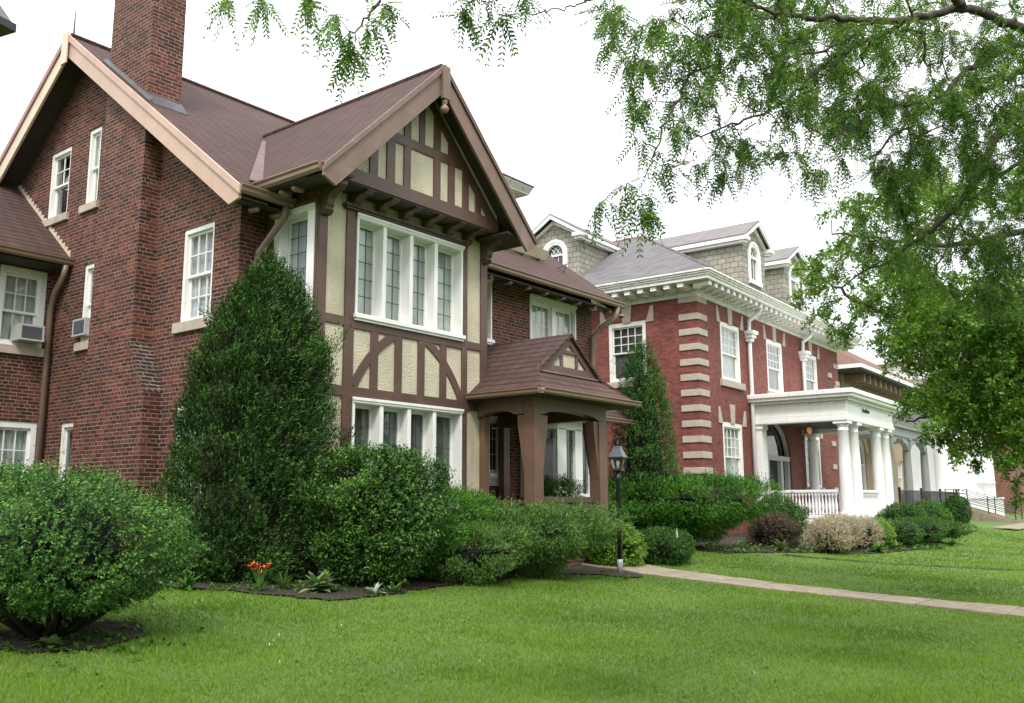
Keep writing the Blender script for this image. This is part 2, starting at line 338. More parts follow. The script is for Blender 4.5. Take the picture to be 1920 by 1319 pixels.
def leaded(root, fr, a0, a1, t0, t1, lights, rec=.17, out=.045, mull=.075, cols=3, rows=5, cur='sheer', head=.11, sillh=.10, lead='lead', name='window', glass='glass'):
    """row of deep-set leaded casements in a moulded white frame"""
    mb = MB(); f = .045
    mb.box(fr, a0, a0 + f, t0, t1, -rec - .05, out); mb.box(fr, a1 - f, a1, t0, t1, -rec - .05, out)
    mb.box(fr, a0 + f, a1 - f, t1 - head * .75, t1, -rec - .05, out); mb.box(fr, a0 + f, a1 - f, t0, t0 + sillh * .5, -rec - .05, out)
    mb.box(fr, a0 - .02, a1 + .02, t1 - .035, t1 + .012, out + .001, out + .03); mb.box(fr, a0 - .01, a1 + .01, t1 - .07, t1 - .036, out + .001, out + .016)
    mb.box(fr, a0 - .03, a1 + .03, t0 - .035, t0 + .03, -.02, out + .05); mb.box(fr, a0 - .01, a1 + .01, t0 - .075, t0 - .036, -.02, out + .025)
    for (l0, l1), (n0, n1) in zip(lights, lights[1:]): mb.box(fr, l1, n0, t0 + sillh * .5, t1 - head * .75, -rec - .05, out - .004)
    s = .03
    for l0, l1 in lights:
        q0, q1 = t0 + sillh * .5, t1 - head * .75
        mb.box(fr, l0, l0 + s, q0, q1, -rec - .03, -rec + .02); mb.box(fr, l1 - s, l1, q0, q1, -rec - .03, -rec + .02)
        mb.box(fr, l0 + s, l1 - s, q1 - s * 1.6, q1, -rec - .03, -rec + .022); mb.box(fr, l0 + s, l1 - s, q0, q0 + s * 1.8, -rec - .03, -rec + .022)
    w = mb.build(name, MT['white'], root, bevel=.005)
    for l0, l1 in lights:
        q0, q1 = t0 + sillh * .5 + s * 1.8, t1 - head * .75 - s * 1.6
        g = MB(); g.box(fr, l0 + s, l1 - s, q0, q1, -rec - .012, -rec - .008); g.build('pane', MT[glass], w)
        L = MB(); b = .011
        for k in range(1, cols): x = l0 + s + (l1 - l0 - 2 * s) * k / cols; L.box(fr, x - b / 2, x + b / 2, q0, q1, -rec - .007, -rec + .002)
        for k in range(1, rows): y = q0 + (q1 - q0) * k / rows; L.box(fr, l0 + s, l1 - s, y - b / 2, y + b / 2, -rec - .006, -rec + .003)
        L.build('leading', MT[lead], w)
        cu = MB(); n = 8
        for k in range(n):
            c0, c1 = l0 + (l1 - l0) * k / n, l0 + (l1 - l0) * (k + 1) / n
            cu.add([fr(c0, q0, -rec - .045 - .015 * (k % 2)), fr(c1, q0, -rec - .045 - .015 * ((k + 1) % 2)), fr(c1, q1, -rec - .045 - .015 * ((k + 1) % 2)), fr(c0, q1, -rec - .045 - .015 * (k % 2))], [(0, 1, 2, 3)])
        if cur: cu.build('curtain', MT[cur], w, recalc=False)
    return w
def gutter(name, p0, p1, parent, out, mat='gutter', s=.11):
    """ogee gutter from p0 to p1; out = horizontal unit vector pointing away from the roof"""
    mb = MB(); o = np.array(out, float); prof = [(0, 0), (0, -s * .95), (s * .55, -s), (s * .78, -s * .7), (s * .8, -s * .35), (s, -s * .12), (s, .01), (s * .86, .012), (s * .84, -.03), (.02, -.03)]
    vs = []
    for p in (p0, p1):
        for a, b in prof: vs.append(np.array(p, float) + o * a + np.array([0, 0, b]))
    n = len(prof); mb.add(vs, [(i, (i + 1) % n, n + (i + 1) % n, n + i) for i in range(n)] + [tuple(range(n))[::-1], tuple(range(n, 2 * n))])
    return mb.build(name, MT[mat], parent)

# ================================================================== HOUSE 1 : brick and half-timbered
X0, YB, XBAY, YF = 8.16, 11.81, 8.68, 10.58
H1 = thing('brick_house', 'dark brick house with cream and brown half-timbered gable and tall brick chimney', 'house', (8.16, 11.81, .45))
EY, EZ, RY, RZ = 11.15, 6.13, 16.95, 10.45; SL = (RZ - EZ) / (RY - EY)
# left gable wall
zt = lambda y: EZ + SL * (min(y, 2 * RY - y) - EY) - .12
SW = [(12.5, 13.37, 4.40, 5.97), (17.55, 18.38, 7.12, 8.52), (16.39, 16.86, 7.12, 8.63), (16.05, 16.66, 4.44, 5.92), (16.45, 17.12, .9, 2.98), (12.5, 13.3, 1.5, 3.05)]
mb = MB()
wall(mb, FX(X0), [(YB, .2), (22.1, .2), (22.1, zt(22.1)), (RY, zt(RY)), (YB, zt(YB))], [rect(a - 0, b, c, d) for a, b, c, d in SW], .14)
wall(mb, FY(YB), [(X0, .2), (18.0, .2), (18.0, EZ + .3), (X0, EZ + .3)], [rect(15.55, 17.3, 4.85, 5.98), rect(13.45, 14.25, 4.75, 6.08), rect(14.15, 14.9, 2.05, 3.22), rect(13.2, 14.0, .8, 3.1)], .14)
wall(mb, FXR(18.0), [(YB, .2), (22.1, .2), (22.1, zt(22.1)), (RY, zt(RY)), (YB, zt(YB))])
wall(mb, FY(22.1), [(X0, .2), (18.0, .2), (18.0, EZ + .3), (X0, EZ + .3)])
mb.build('wall', MT['brick'], H1)
# chimney: breast against the wall, sloped shoulders, stack through the roof
XC = 7.83
mb = MB()
mb.prism(FX(X0 + .01), [(13.75, .2), (15.98, .2), (15.98, 3.3), (15.66, 4.12), (15.58, 12.6), (14.18, 12.6), (14.20, 4.12), (13.75, 3.3)], .0, X0 + .01 - XC)
mb.box(FX(X0), 14.18, 15.58, zt(14.0) - .6, 12.602, -.28, .001)
ch = mb.build('chimney', MT['brick'], H1)
mb = MB(); mb.hexa([(X0 + .01 - .002, 13.74, 3.30), (XC - .012, 13.74, 3.30), (XC - .012, 14.195, 4.13), (X0 + .005, 14.195, 4.13), (X0 + .005, 13.76, 3.25), (XC + .05, 13.76, 3.25), (XC + .05, 14.22, 4.10), (X0 + .005, 14.22, 4.10)])
mb.build('shoulder', MT['brick_dark'], ch)
mb = MB(); mb.box(FX(X0), 14.10, 15.70, 12.5, 12.8, -.36, .42); mb.build('cap', MT['stone'], ch)
fl = lambda y: EZ + SL * (y - EY)
mb = MB()
mb.slab([(8.42, 14.12, fl(14.12) + .05), (8.52, 14.06, fl(14.06) + .02), (8.52, 15.66, fl(15.66) + .02), (8.42, 15.60, fl(15.6) + .12)], .1)
mb.slab([(7.80, 14.175, fl(14.17) + .14), (8.46, 14.175, fl(14.17) + .14), (8.50, 14.02, fl(14.02) + .03), (7.80, 14.02, fl(14.02) + .03)], .06)
mb.slab([(7.818, 14.0, fl(14.0) + .11), (7.74, 14.0, fl(14.0) + .05), (7.74, 15.7, fl(15.7) + .05), (7.818, 15.7, fl(15.7) + .11)], .1)
mb.build('flashing', MT['flash'], H1)
# windows of the gable wall
sash(H1, FX(X0), *SW[0], cols=3, rt=2, rb=2, sill=(.11, .17, .06), cur='blind')
sash(H1, FX(X0), *SW[1], cols=2, rt=2, rb=0, sill=(.10, .15, .06), cur=None, glass='glass')
sash(H1, FX(X0), *SW[2], cols=1, rt=0, rb=0, sill=(.10, .15, .06), cur='curtain')
sash(H1, FX(X0), *SW[3], cols=1, rt=0, rb=0, sill=(.08, .16, .06), cur='curtain')
sash(H1, FX(X0), *SW[4], cols=1, rt=0, rb=0, cur='curtain_dk', wm='white_old', glass='glass_dk')
sash(H1, FX(X0), *SW[5], cols=3, rt=2, rb=2, sill=(.1, .15, .06), cur='blind')
# main roof
mb = MB(); XL, XR = 7.70, 18.32
mb.slab([(XL, EY, EZ), (XR, EY, EZ), (XR, RY, RZ), (XL, RY, RZ)], .10)
mb.slab([(XL, 2 * RY - EY, EZ), (XR, 2 * RY - EY, EZ), (XR, RY, RZ), (XL, RY, RZ)][::-1], .10)
mb.tube([(XL, RY, RZ + .01), (XR, RY, RZ + .01)], .06, 8)
# front gable roof over the bay
GX, GZ, GY, GE, GW = 10.5, 8.65, 9.76, 6.28, 2.4
vy = EY + (GE - EZ) / SL; vr = EY + (GZ - EZ) / SL
gl = [(GX - GW, GY, GE), (GX - GW, vy - .05, GE), (GX, vr + .02, GZ), (GX, GY, GZ)]
gr_ = [(2 * GX - a, b, c) for a, b, c in gl]
mb.slab([(a, b, c + .012) for a, b, c in gl], .10); mb.slab([(a, b, c + .012) for a, b, c in gr_][::-1], .10)
mb.tube([(GX, GY, GZ + .012), (GX, vr, GZ + .012)], .05, 8)
rf = mb.build('roof', MT['roof'], H1)
mb = MB(); mb.slab([(GX - GW + .02, vy - .12, GE + .03), (GX - GW - .07, vy + .1, GE + .03 + .08), (GX - .35, vr - .42, GZ - .28), (GX - .25, vr - .52, GZ - .30)], .02)
mb.build('valley_flashing', paint('faded_valley_metal', (.10, .048, .042), .6, .2, 4, .1, dirt=(.3, .28, .26), dscale=4, dth=(.66, .72)), rf)
# snow guards on the right slope
for (xa, xb, yy) in ((15.2, 16.95, 12.40), (15.9, 17.9, 13.55)):
    zz = EZ + SL * (yy - EY); mb = MB()
    mb.hexa([(xa, yy - .02, zz + .05), (xb, yy - .02, zz + .05), (xb, yy + .02, zz + .05), (xa, yy + .02, zz + .05), (xa, yy - .13, zz + .26), (xb, yy - .13, zz + .26), (xb, yy - .09, zz + .27), (xa, yy - .09, zz + .27)])
    k = xa + .15
    while k < xb: mb.box(FY(yy + .05), k, k + .03, zz - .02, zz + .30, -.12, .02, 1); mb.box(FY(yy + .05), k, k + .03, zz - .02, zz + .02, 0, .16, 1); k += .62
    mb.build('snow_guard', [MT['ivory'], MT['black']], rf)
mb = MB(); zz = EZ + SL * (12.15 - EY); mb.tube([(17.35, 12.15, zz), (17.35, 12.05, zz + .2), (17.35, 12.32, zz + .12)], .012, 5); mb.tube([(17.15, 12.15, zz), (17.35, 12.05, zz + .2)], .012, 5); mb.build('bracket', MT['black'], rf)
mb = MB(); mb.tube([(XL + .05, RY, RZ), (XL + .05, RY, RZ + .42), (XL + .05, RY, RZ + .62)], [.02, .012, .004], 6); mb.build('lightning_rod', MT['black'], H1)
# rake boards and soffit of the left gable
def rake(parent, X, side, hb=.36, th=.05, mat='tan', y0=EY, z0=EZ, y1=RY, z1=RZ, face=FX, name='bargeboard', foot=.25, d=0):
    mb = MB(); s = (z1 - z0) / (y1 - y0); q = foot * (1 if y1 > y0 else -1)
    mb.prism(face(X), [(y0, z0 - .02), (y1, z1 - .02), (y1, z1 - hb - .02), (y0 + q, z0 + s * q - hb - .02), (y0, z0 - .20)], d, d + th)
    return mb.build(name, MT[mat], parent, bevel=.006)
rake(H1, XL, 0, hb=.42, mat='tan'); rake(H1, XL, 0, hb=.42, y0=2 * RY - EY, mat='cream', foot=.25)
for y0, q in ((EY, 1), (2 * RY - EY, -1)):
    mb = MB(); mb.prism(FX(XL - .05), [(y0 - q * .05, EZ + .03 - .04), (RY, RZ + .03), (RY, RZ - .11), (y0 - q * .05, EZ - .15)], 0, .035); mb.build('rake_moulding', MT['tan' if q == 1 else 'mauve'], H1, bevel=.005)
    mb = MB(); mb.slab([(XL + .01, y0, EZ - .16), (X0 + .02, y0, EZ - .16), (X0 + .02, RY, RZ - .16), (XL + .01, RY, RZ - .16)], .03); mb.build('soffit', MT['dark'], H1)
mb = MB(); mb.box(FX(XL - .086), RY - .11, RY + .11, RZ - .62, RZ + .02, 0, .03); mb.build('gable_peak_board', MT['cream'], H1, bevel=.006)
# right end rake
rake(H1, XR - .05, 0, hb=.3, mat='brown', face=FX)
for y0 in (EY,):
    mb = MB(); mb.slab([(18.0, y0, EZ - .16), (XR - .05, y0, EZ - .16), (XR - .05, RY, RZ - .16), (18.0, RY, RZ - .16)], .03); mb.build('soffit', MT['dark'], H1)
# eave soffits + fascia + gutters + rafter tails
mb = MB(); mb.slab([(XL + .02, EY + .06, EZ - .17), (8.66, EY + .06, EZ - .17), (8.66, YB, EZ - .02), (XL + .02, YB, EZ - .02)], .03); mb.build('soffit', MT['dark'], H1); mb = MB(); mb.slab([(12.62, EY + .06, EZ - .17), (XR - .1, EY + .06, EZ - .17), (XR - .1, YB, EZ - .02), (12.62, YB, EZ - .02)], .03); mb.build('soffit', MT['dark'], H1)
gutter('gutter', (XL - .06, EY + .02, EZ + .0), (8.62, EY + .02, EZ + .0), H1, (0, -1, 0), s=.13); gutter('gutter', (12.5, EY + .02, EZ + .0), (XR, EY + .02, EZ + .0), H1, (0, -1, 0), s=.12)
gutter('gutter', (GX - GW + .03, GY + .06, GE + .01), (GX - GW + .03, vy - .02, GE + .01), H1, (-1, 0, 0), s=.13)
mb0 = None
def tail(p, dirv, parent=H1):
    mb = MB(); d = np.array(dirv, float); p = np.array(p, float)
    mb.tube([p + d * -.14 + np.array([0, 0, .015]), p, p + d * .05], [.045, .045, .03], 8); return mb.build('rafter_tail', MT['gutter'], parent, smooth=True)
for k in range(10): tail((12.95 + k * .62, EY + .12, EZ - .24), (0, -1, 0))
tail((8.05, EY + .12, EZ - .26), (0, -1, 0)); tail((8.45, EY + .12, EZ - .26), (0, -1, 0))
for yy in (10.55, 10.85, 11.15): tail((GX - GW + .1, yy, GE - .20), (-1, 0, 0))
# ---------------- bay
mb = MB()
BW = (9.42, 11.93, 4.37, 6.01); BL = (9.42, 11.93, 1.25, 3.09)
wall(mb, FY(YF), [(XBAY, .2), (12.62, .2), (12.62, 6.32), (XBAY, 6.32)], [rect(*BW), rect(*BL)], .2)
SBW = (10.66, 11.52, 4.2, 5.92)
wall(mb, FX(XBAY), [(YF, .2), (YB, .2), (YB, 6.35), (YF, 6.35)], [rect(*SBW)], .2)
wall(mb, FXR(12.62), [(YF, .2), (YB, .2), (YB, 6.35), (YF, 6.35)])
wall(mb, FY(10.15), [(GX - 1.85, 6.40), (GX + 1.85, 6.40), (GX + 1.93, 6.62), (GX, 8.5), (GX - 1.93, 6.62)])
bay = mb.build('bay', MT['stucco'], H1)
Lt = [(9.465, 9.995), (10.07, 10.60), (10.675, 11.195), (11.275, 11.885)]
leaded(H1, FY(YF), *BW, [(9.465, 9.985), (10.065, 10.60), (10.68, 11.20), (11.28, 11.885)], cur='sheer')
leaded(H1, FY(YF), *BL, [(9.465, 9.985), (10.065, 10.60), (10.68, 11.20), (11.28, 11.885)], rows=6, cur='curtain_dk', glass='glass_dk')
w = leaded(H1, FX(XBAY), 10.62, 11.58, 4.2, 5.98, [(10.78, 11.42)], rec=.12, out=.05, cols=3, rows=6, cur='blind')
mb = MB(); mb.box(FX(XBAY), 10.625, 10.78, 4.3, 5.90, -.1, .052); mb.box(FX(XBAY), 11.42, 11.575, 4.3, 5.90, -.1, .052); mb.build('side_casing', MT['white_bl'], w, bevel=.006)
# timbers
T = MB(); F = FY(YF)
for a0, a1 in ((XBAY + .0, XBAY + .16), (9.22, 9.415), (11.935, 12.07), (12.44, 12.62)): T.box(F, a0, a1, .3, 6.3, 0, .032)
T.box(F, XBAY + .16, 9.22, 4.19, 4.33, 0, .028); T.box(F, 9.415, 11.935, 4.17, 4.30, 0, .028); T.box(F, 12.07, 12.44, 4.19, 4.33, 0, .028)
T.box(F, XBAY + .16, 12.44, 3.10, 3.26, 0, .0285)
T.box(F, 9.415, 11.935, 6.02, 6.10, 0, .03)
for a0, a1 in ((9.78, 9.94), (10.31, 10.47), (10.84, 11.0), (11.38, 11.54)): T.box(F, a0, a1, 3.26, 4.17, 0, .026)
def curve(p0, p1, p2, w0, n=8):
    P = []; Q = []
    for i in range(n + 1):
        u = i / n; x = (1 - u) ** 2 * p0[0] + 2 * u * (1 - u) * p1[0] + u * u * p2[0]; z = (1 - u) ** 2 * p0[1] + 2 * u * (1 - u) * p1[1] + u * u * p2[1]
        dx = 2 * (1 - u) * (p1[0] - p0[0]) + 2 * u * (p2[0] - p1[0]); dz = 2 * (1 - u) * (p1[1] - p0[1]) + 2 * u * (p2[1] - p1[1]); l = math.hypot(dx, dz)
        P.append((x - dz / l * w0 / 2, z + dx / l * w0 / 2)); Q.append((x + dz / l * w0 / 2, z - dx / l * w0 / 2))
    return P + Q[::-1]
br_ = curve((9.44, 3.27), (9.78, 3.92), (10.36, 4.20), .15)
T.prism(F, br_, 0, .022); T.prism(F, [(21.36 - a, z) for a, z in br_], 0, .022)
T.box(FX(XBAY), YF, YF + .05, .3, 6.3, 0, .03); T.box(FX(XBAY), YF + .05, YB, 6.0, 6.28, 0, .025); T.box(FX(XBAY), 11.62, YB, .3, 6.0, 0, .03); T.box(FX(XBAY), YF + .05, 11.62, 4.0, 4.12, 0, .025)
T.box(FX(XBAY), YF + .05, 11.62, 3.1, 3.26, 0, .025); T.box(FX(XBAY), 10.9, 11.0, 6.0, 6.3, .026, .04); T.box(FX(XBAY), YF - .02, 11.6, 5.99, 6.06, .026, .08)
# gable studs
Fg = FY(10.15)
tz = lambda a: GZ - .26 - abs(a - GX) * .99
T.box(Fg, GX - 1.9, GX + 1.9, 6.30, 6.52, -.35, .05)
for a0, a1 in ((9.28, 9.45), (9.64, 9.82), (10.02, 10.17), (10.72, 10.88), (11.08, 11.24), (11.45, 11.61), (11.79, 11.94)):
    T.prism(Fg, [(a0, 6.52), (a1, 6.52), (a1, tz(a1)), (a0, tz(a0))], 0, .026)
T.box(Fg, 9.55, 11.5, 7.22, 7.38, 0, .03)
for a0, a1 in ((10.37, 10.50),): T.box(Fg, a0, a1, 7.38, 8.25, 0, .026)
T.prism(Fg, [(GX - 1.9, 6.5), (GX, 8.42), (GX + 1.9, 6.5), (GX + 1.9, 6.38), (GX + 1.75, 6.38), (GX, 8.2), (GX - 1.75, 6.38), (GX - 1.9, 6.38)], 0, .024)
tb = T.build('timber_framing', MT['brown'], bay, bevel=.006)
mb = MB(); mb.box(F, 9.13, 12.08, 6.07, 6.115, 0, .12); mb.box(F, 9.16, 12.05, 6.035, 6.068, 0, .085); mb.build('drip_moulding', MT['brown'], bay, bevel=.008)
# corbels
for cx in (8.77, 9.33, 9.87, 10.40, 10.94, 11.48, 12.0, 12.53):
    mb = MB(); p = [(0, 6.3), (.42, 6.3), (.42, 6.22), (.36, 6.16), (.22, 6.13), (.15, 6.06), (.13, 5.96), (.10, 5.93), (.10, 5.90), (.13, 5.88), (.06, 5.82), (0, 5.82)]
    dz = -.02 if 9 < cx < 12.2 else 0
    mb.prism(lambda a, t, d, cx=cx: (cx - .075 + d, YF - a - (.034), t), [(a, t if 9 > cx or cx > 12.2 else 6.3 - (6.3 - t) * (.47)) for a, t in p], 0, .15)
    mb.build('corbel', MT['brown'], bay, bevel=.008)
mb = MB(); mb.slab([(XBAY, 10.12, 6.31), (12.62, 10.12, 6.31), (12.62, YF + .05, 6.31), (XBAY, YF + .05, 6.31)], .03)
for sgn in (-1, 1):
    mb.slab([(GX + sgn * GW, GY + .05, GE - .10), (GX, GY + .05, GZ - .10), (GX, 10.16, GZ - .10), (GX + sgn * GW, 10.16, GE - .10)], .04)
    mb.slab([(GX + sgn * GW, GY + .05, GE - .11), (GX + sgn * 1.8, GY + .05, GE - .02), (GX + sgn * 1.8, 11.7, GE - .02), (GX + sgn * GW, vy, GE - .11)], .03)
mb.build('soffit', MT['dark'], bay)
# bargeboards of the front gable
for sgn, mt in ((-1, 'brown_lt'), (1, 'brown_lt')):
    f = (lambda a, t, d, s=sgn: (GX + s * a, GY - d, t)); mb = MB(); hb = .46
    mb.prism(f, [(0, GZ - .03), (GW + .06, GE - .03 - .06), (GW + .06, GE - .22), (GW - .16, GE - hb + .14), (.0, GZ - hb)], 0, .05)
    mb.build('bargeboard', MT[mt], bay, bevel=.006)
    mb = MB(); mb.prism(f, [(-.0, GZ + .03), (GW + .08, GE - .05), (GW + .08, GE - .15), (0, GZ - .09)], .051, .085); mb.build('rake_moulding', MT['brown'] if sgn == 1 else MT['brown_lt'], bay, bevel=.006)
mb = MB(); mb.box(FY(GY - .05), GX - .085, GX + .085, GZ - .60, GZ - .02, 0, .07); mb.build('king_block', MT['brown_lt'], bay, bevel=.01)
mb = MB(); mb.lathe((GX, GY - .06, GZ - .76), [(0.005, -.075), (.045, -.06), (.07, -.02), (.07, .02), (.045, .06), (.03, .08), (.05, .1), (.05, .16)], 14); mb.build('pendant', MT['gutter'], bay, smooth=True)
# right wing windows
w = leaded(H1, FY(YB), 15.55, 17.3, 4.85, 5.98, [(15.66, 16.36), (16.5, 17.2)], rec=.07, out=.03, cols=3, rows=2, cur='curtain', head=.2, lead='white')
w = leaded(H1, FY(YB), 13.45, 14.25, 4.75, 6.08, [(13.55, 14.15)], rec=.07, out=.03, cols=3, rows=3, cur='curtain', lead='white')
w = leaded(H1, FY(YB), 14.15, 14.62, 2.05, 3.22, [(14.22, 14.5)], rec=.05, out=.02, cols=2, rows=3, cur=None, lead='white', glass='glass_dk')
mb = MB(); mb.box(FY(YB), 14.05, 14.72, 1.83, 1.99, -.05, .07); mb.build('sill', MT['stone'], w)
mb = MB(); mb.box(FY(YB), 13.2, 14.0, .8, 3.1, -.12, -.08); mb.box(FY(YB), 13.28, 13.92, 1.1, 2.9, -.08, -.065); d_ = mb.build('door', MT['brown'], H1, bevel=.006)
mb = MB(); mb.lathe((13.86, YB + .04, 1.9), [(.01, -.03), (.03, 0), (.01, .03)], 10); mb.build('handle', MT['acgrey'], d_)
# dormer high on the right slope
mb = MB(); D0, D1, DY, DZ = 14.9, 17.05, 13.55, 9.05
mb.box(FY(DY), D0, D1, EZ + SL * (DY - EY) - .2, DZ - .12, -2.6, 0); mb.box(FY(DY), D0 - .1, D1 + .1, DZ - .12, DZ, -2.6, .1)
dm = mb.build('dormer', MT['white_bl'], H1, bevel=.008)
mb = MB(); mb.prism(lambda a, t, d: (D0 - .42 + d, DY - a, t), [(.42, DZ + .17), (.42, DZ + .14), (.30, DZ + .02), (.30, DZ), (-2.6, DZ), (-2.6, DZ + .17)], 0, D1 - D0 + .84); mb.build('cornice', MT['white_old'], dm)
mb = MB(); mb.box(FY(DY), D0 - .45, D1 + .45, DZ + .171, DZ + .20, -2.8, .45); mb.build('roof', MT['flash'], dm)
# downspouts
def spout(pts, parent, r=.05, mat='spout', name='downspout'):
    mb = MB(); mb.tube(pts, r, 10); return mb.build(name, MT[mat], parent, smooth=True)
spout([(8.50, EY - .02, EZ - .1), (8.50, EY + .02, EZ - .28), (8.47, YB - .35, EZ - .55), (8.43, YB - .12, EZ - .78), (8.42, YB - .09, EZ - 1.1), (8.42, YB - .09, .3)], H1, .058)
spout([(18.1, EY + .0, EZ - .1), (18.1, EY + .05, EZ - .35), (18.0, YB - .25, EZ - .55), (17.9, YB - .1, EZ - .8), (17.9, YB - .1, .3)], H1, .07)
# ---------------- porch
PX0, PX1, PY, PZ = 12.10, 15.2, 8.96, 3.37; PC = 13.65
ps = (4.56 - PZ) / (PC - PX0)
mb = MB(); g0 = 12.66; zg = PZ + ps * (g0 - PX0); pyg = 9.5
for s in (1, -1):
    xx = lambda a: a if s == 1 else 2 * PC - a
    q = [(xx(PX0), PY, PZ), (xx(g0), pyg - .1, zg), (PC if 0 else xx(PC), pyg - .1, 4.56), (xx(PC), YB + .1, 4.56), (xx(PX0), YB + .1, PZ)]
    mb.slab(q if s == 1 else q[::-1], .07)
mb.slab([(PX0, PY, PZ + .002), (2 * PC - PX0, PY, PZ + .002), (2 * PC - g0, pyg, zg + .002), (g0, pyg, zg + .002)], .06)
pr = mb.build('porch_roof', MT['roof'], H1)
mb = MB(); mb.prism(FY(pyg - .02), [(g0, zg - .02), (2 * PC - g0, zg - .02), (PC, 4.50)], -.1, 0); mb.build('gable_panel', MT['stucco'], pr)
mb = MB(); f = FY(pyg - .02)
mb.box(f, g0 + .1, 2 * PC - g0 - .1, zg - .02, zg + .12, 0, .03)
for s in (1, -1): mb.prism(f, [(PC + s * (PC - g0 + .05), zg - .02), (PC, 4.53), (PC, 4.34), (PC + s * (PC - g0 - .25), zg - .02)], 0, .034)
for c_, w_ in ((PC - .52, .08), (PC - .24, .08), (PC + .24, .08), (PC + .52, .08)): mb.box(f, c_ - w_ / 2, c_ + w_ / 2, zg + .1, 4.44 - abs(c_ - PC) * ps - .1, 0, .028)
mb.box(f, PC - .35, PC + .35, 4.17, 4.24, 0, .029)
mb.build('gable_framing', MT['brown'], pr, bevel=.004)
mb = MB(); mb.box(f, g0 - .02, 2 * PC - g0 + .02, zg - .035, zg - .005, 0, .06); mb.build('gable_flashing', MT['brown_lt'], pr)
gutter('gutter', (PX0, PY - .0, PZ + .01), (2 * PC - PX0, PY, PZ + .01), pr, (0, -1, 0), s=.10); gutter('gutter', (PX0, PY, PZ + .01), (PX0, YF, PZ + .01), pr, (-1, 0, 0), s=.10)
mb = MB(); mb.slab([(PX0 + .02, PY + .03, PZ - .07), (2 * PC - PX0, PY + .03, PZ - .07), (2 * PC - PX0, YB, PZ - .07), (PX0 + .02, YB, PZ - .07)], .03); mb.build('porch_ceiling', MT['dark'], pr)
post = MT['brown_lt2'] = paint('brown_post_paint', (.145, .080, .052), .5, .12, 2, .2)
# porch front beam with arched underside, left side beam likewise
def arch(a0, a1, zs, zc, n=12): return [(a0 + (a1 - a0) * i / n, zs + (zc - zs) * math.sin(math.pi * i / n) ** .6) for i in range(n + 1)]
mb = MB(); A0, A1 = 12.37, 14.60
mb.prism(FY(9.3), [(A0, 3.30), (A0, 2.98)] + arch(12.66, 14.34, 3.0, 3.10) + [(A1, 2.98), (A1, 3.30)], -.22, 0)
mb.prism(FX(12.37), [(9.53, 3.30), (9.53, 3.0)] + arch(9.75, 10.45, 3.0, 3.08) + [(10.57, 2.98), (10.57, 3.30)], -.2, -.002)
mb.box(FX(14.4), 9.53, YB, 3.02, 3.3, -.2, 0)
mb.build('porch_beam', post, H1, bevel=.008)
def ppost(x0, x1, y0, y1, fl_l, fl_r, fl_b):
    mb = MB(); mb.box(FY(y0), x0, x1, .5, 2.985, -(y1 - y0), 0)
    br = [(0, 2.98), (.16, 2.98), (.15, 2.80), (.10, 2.5), (.05, 2.2), (0, 1.9)]
    if fl_l: mb.prism(FY(y0 + .02), [(x0 + .001 - a, z) for a, z in br], -.18, 0)
    if fl_r: mb.prism(FY(y0 + .02), [(x1 - .001 + a, z) for a, z in br], -.18, 0)
    if fl_b: mb.prism(FX(x0 + .02), [(y1 - .001 + a, z) for a, z in br], -.18, 0)
    return mb.build('porch_post', post, H1, bevel=.008)
ppost(12.37, 12.62, 9.3, 9.53, 0, 1, 1); ppost(14.36, 14.62, 9.3, 9.53, 1, 0, 1)
mb = MB(); mb.box(FY(10.45), 12.42, 12.56, .5, 3.0, -.1, 0); mb.build('porch_post', post, H1, bevel=.006)
mb = MB(); mb.box(FY(11.6), 14.4, 14.6, .5, 3.0, -.15, 0); mb.build('porch_post', post, H1, bevel=.006)
mb = MB(); mb.box(FY(9.33), 12.3, 14.7, .2, .76, -2.5, 0); mb.build('porch_floor', MT['brick'], H1)
mb = MB(); mb.box(FY(9.40), 12.62, 14.36, 1.50, 1.60, -.09, 0); mb.box(FY(9.42), 12.62, 14.36, .86, .93, -.06, 0); rl = mb.build('porch_railing', MT['brown'], H1, bevel=.006)
for k in range(9):
    x = 12.72 + k * .19; mb = MB(); mb.lathe((x, 9.44, .93), [(.028, 0), (.028, .08), (.016, .11), (.03, .25), (.016, .4), (.026, .44), (.028, .47), (.028, .57)], 10); mb.build('baluster', MT['brown'], rl, smooth=True)
mb = MB(); mb.box(FX(12.42), 9.53, 10.45, 1.48, 1.55, -.09, 0); mb.box(FX(12.42), 9.53, 10.45, 1.36, 1.42, -.06, -.01); mb.box(FX(12.42), 9.53, 10.45, .86, 1.36, -.045, -.02); mb.build('porch_railing', MT['brown'], H1, bevel=.006)
# ground floor bay right of the porch
mb = MB(); P = [(15.2, 11.81), (15.2, 11.5), (15.65, 11.15), (17.1, 11.15), (17.4, 11.5), (17.4, 11.81)]
def ring(mb, P, z0, z1, grow=0):
    c = (16.3, 12.2); Q = [(c[0] + (a - c[0]) * (1 + grow), c[1] + (b - c[1]) * (1 + grow)) for a, b in P]; n = len(Q)
    mb.add([(a, b, z0) for a, b in Q] + [(a, b, z1) for a, b in Q], [(i, (i + 1) % n, n + (i + 1) % n, n + i) for i in range(n)] + [tuple(range(n))[::-1], tuple(range(n, 2 * n))])
ring(mb, P, 3.02, 3.24); ring(mb, P, 1.60, 1.68, .03); ring(mb, P, 3.22, 3.30, .04)
for x0, x1 in ((15.62, 15.95), (16.28, 16.55), (16.85, 17.1)): mb.box(FY(11.15), x0, x1, 1.62, 3.05, -.12, .0)
mb.hexa([(15.2, 11.81, 1.6), (15.2, 11.5, 1.6), (15.3, 11.42, 1.6), (15.3, 11.81, 1.6), (15.2, 11.81, 3.04), (15.2, 11.5, 3.04), (15.3, 11.42, 3.04), (15.3, 11.81, 3.04)])
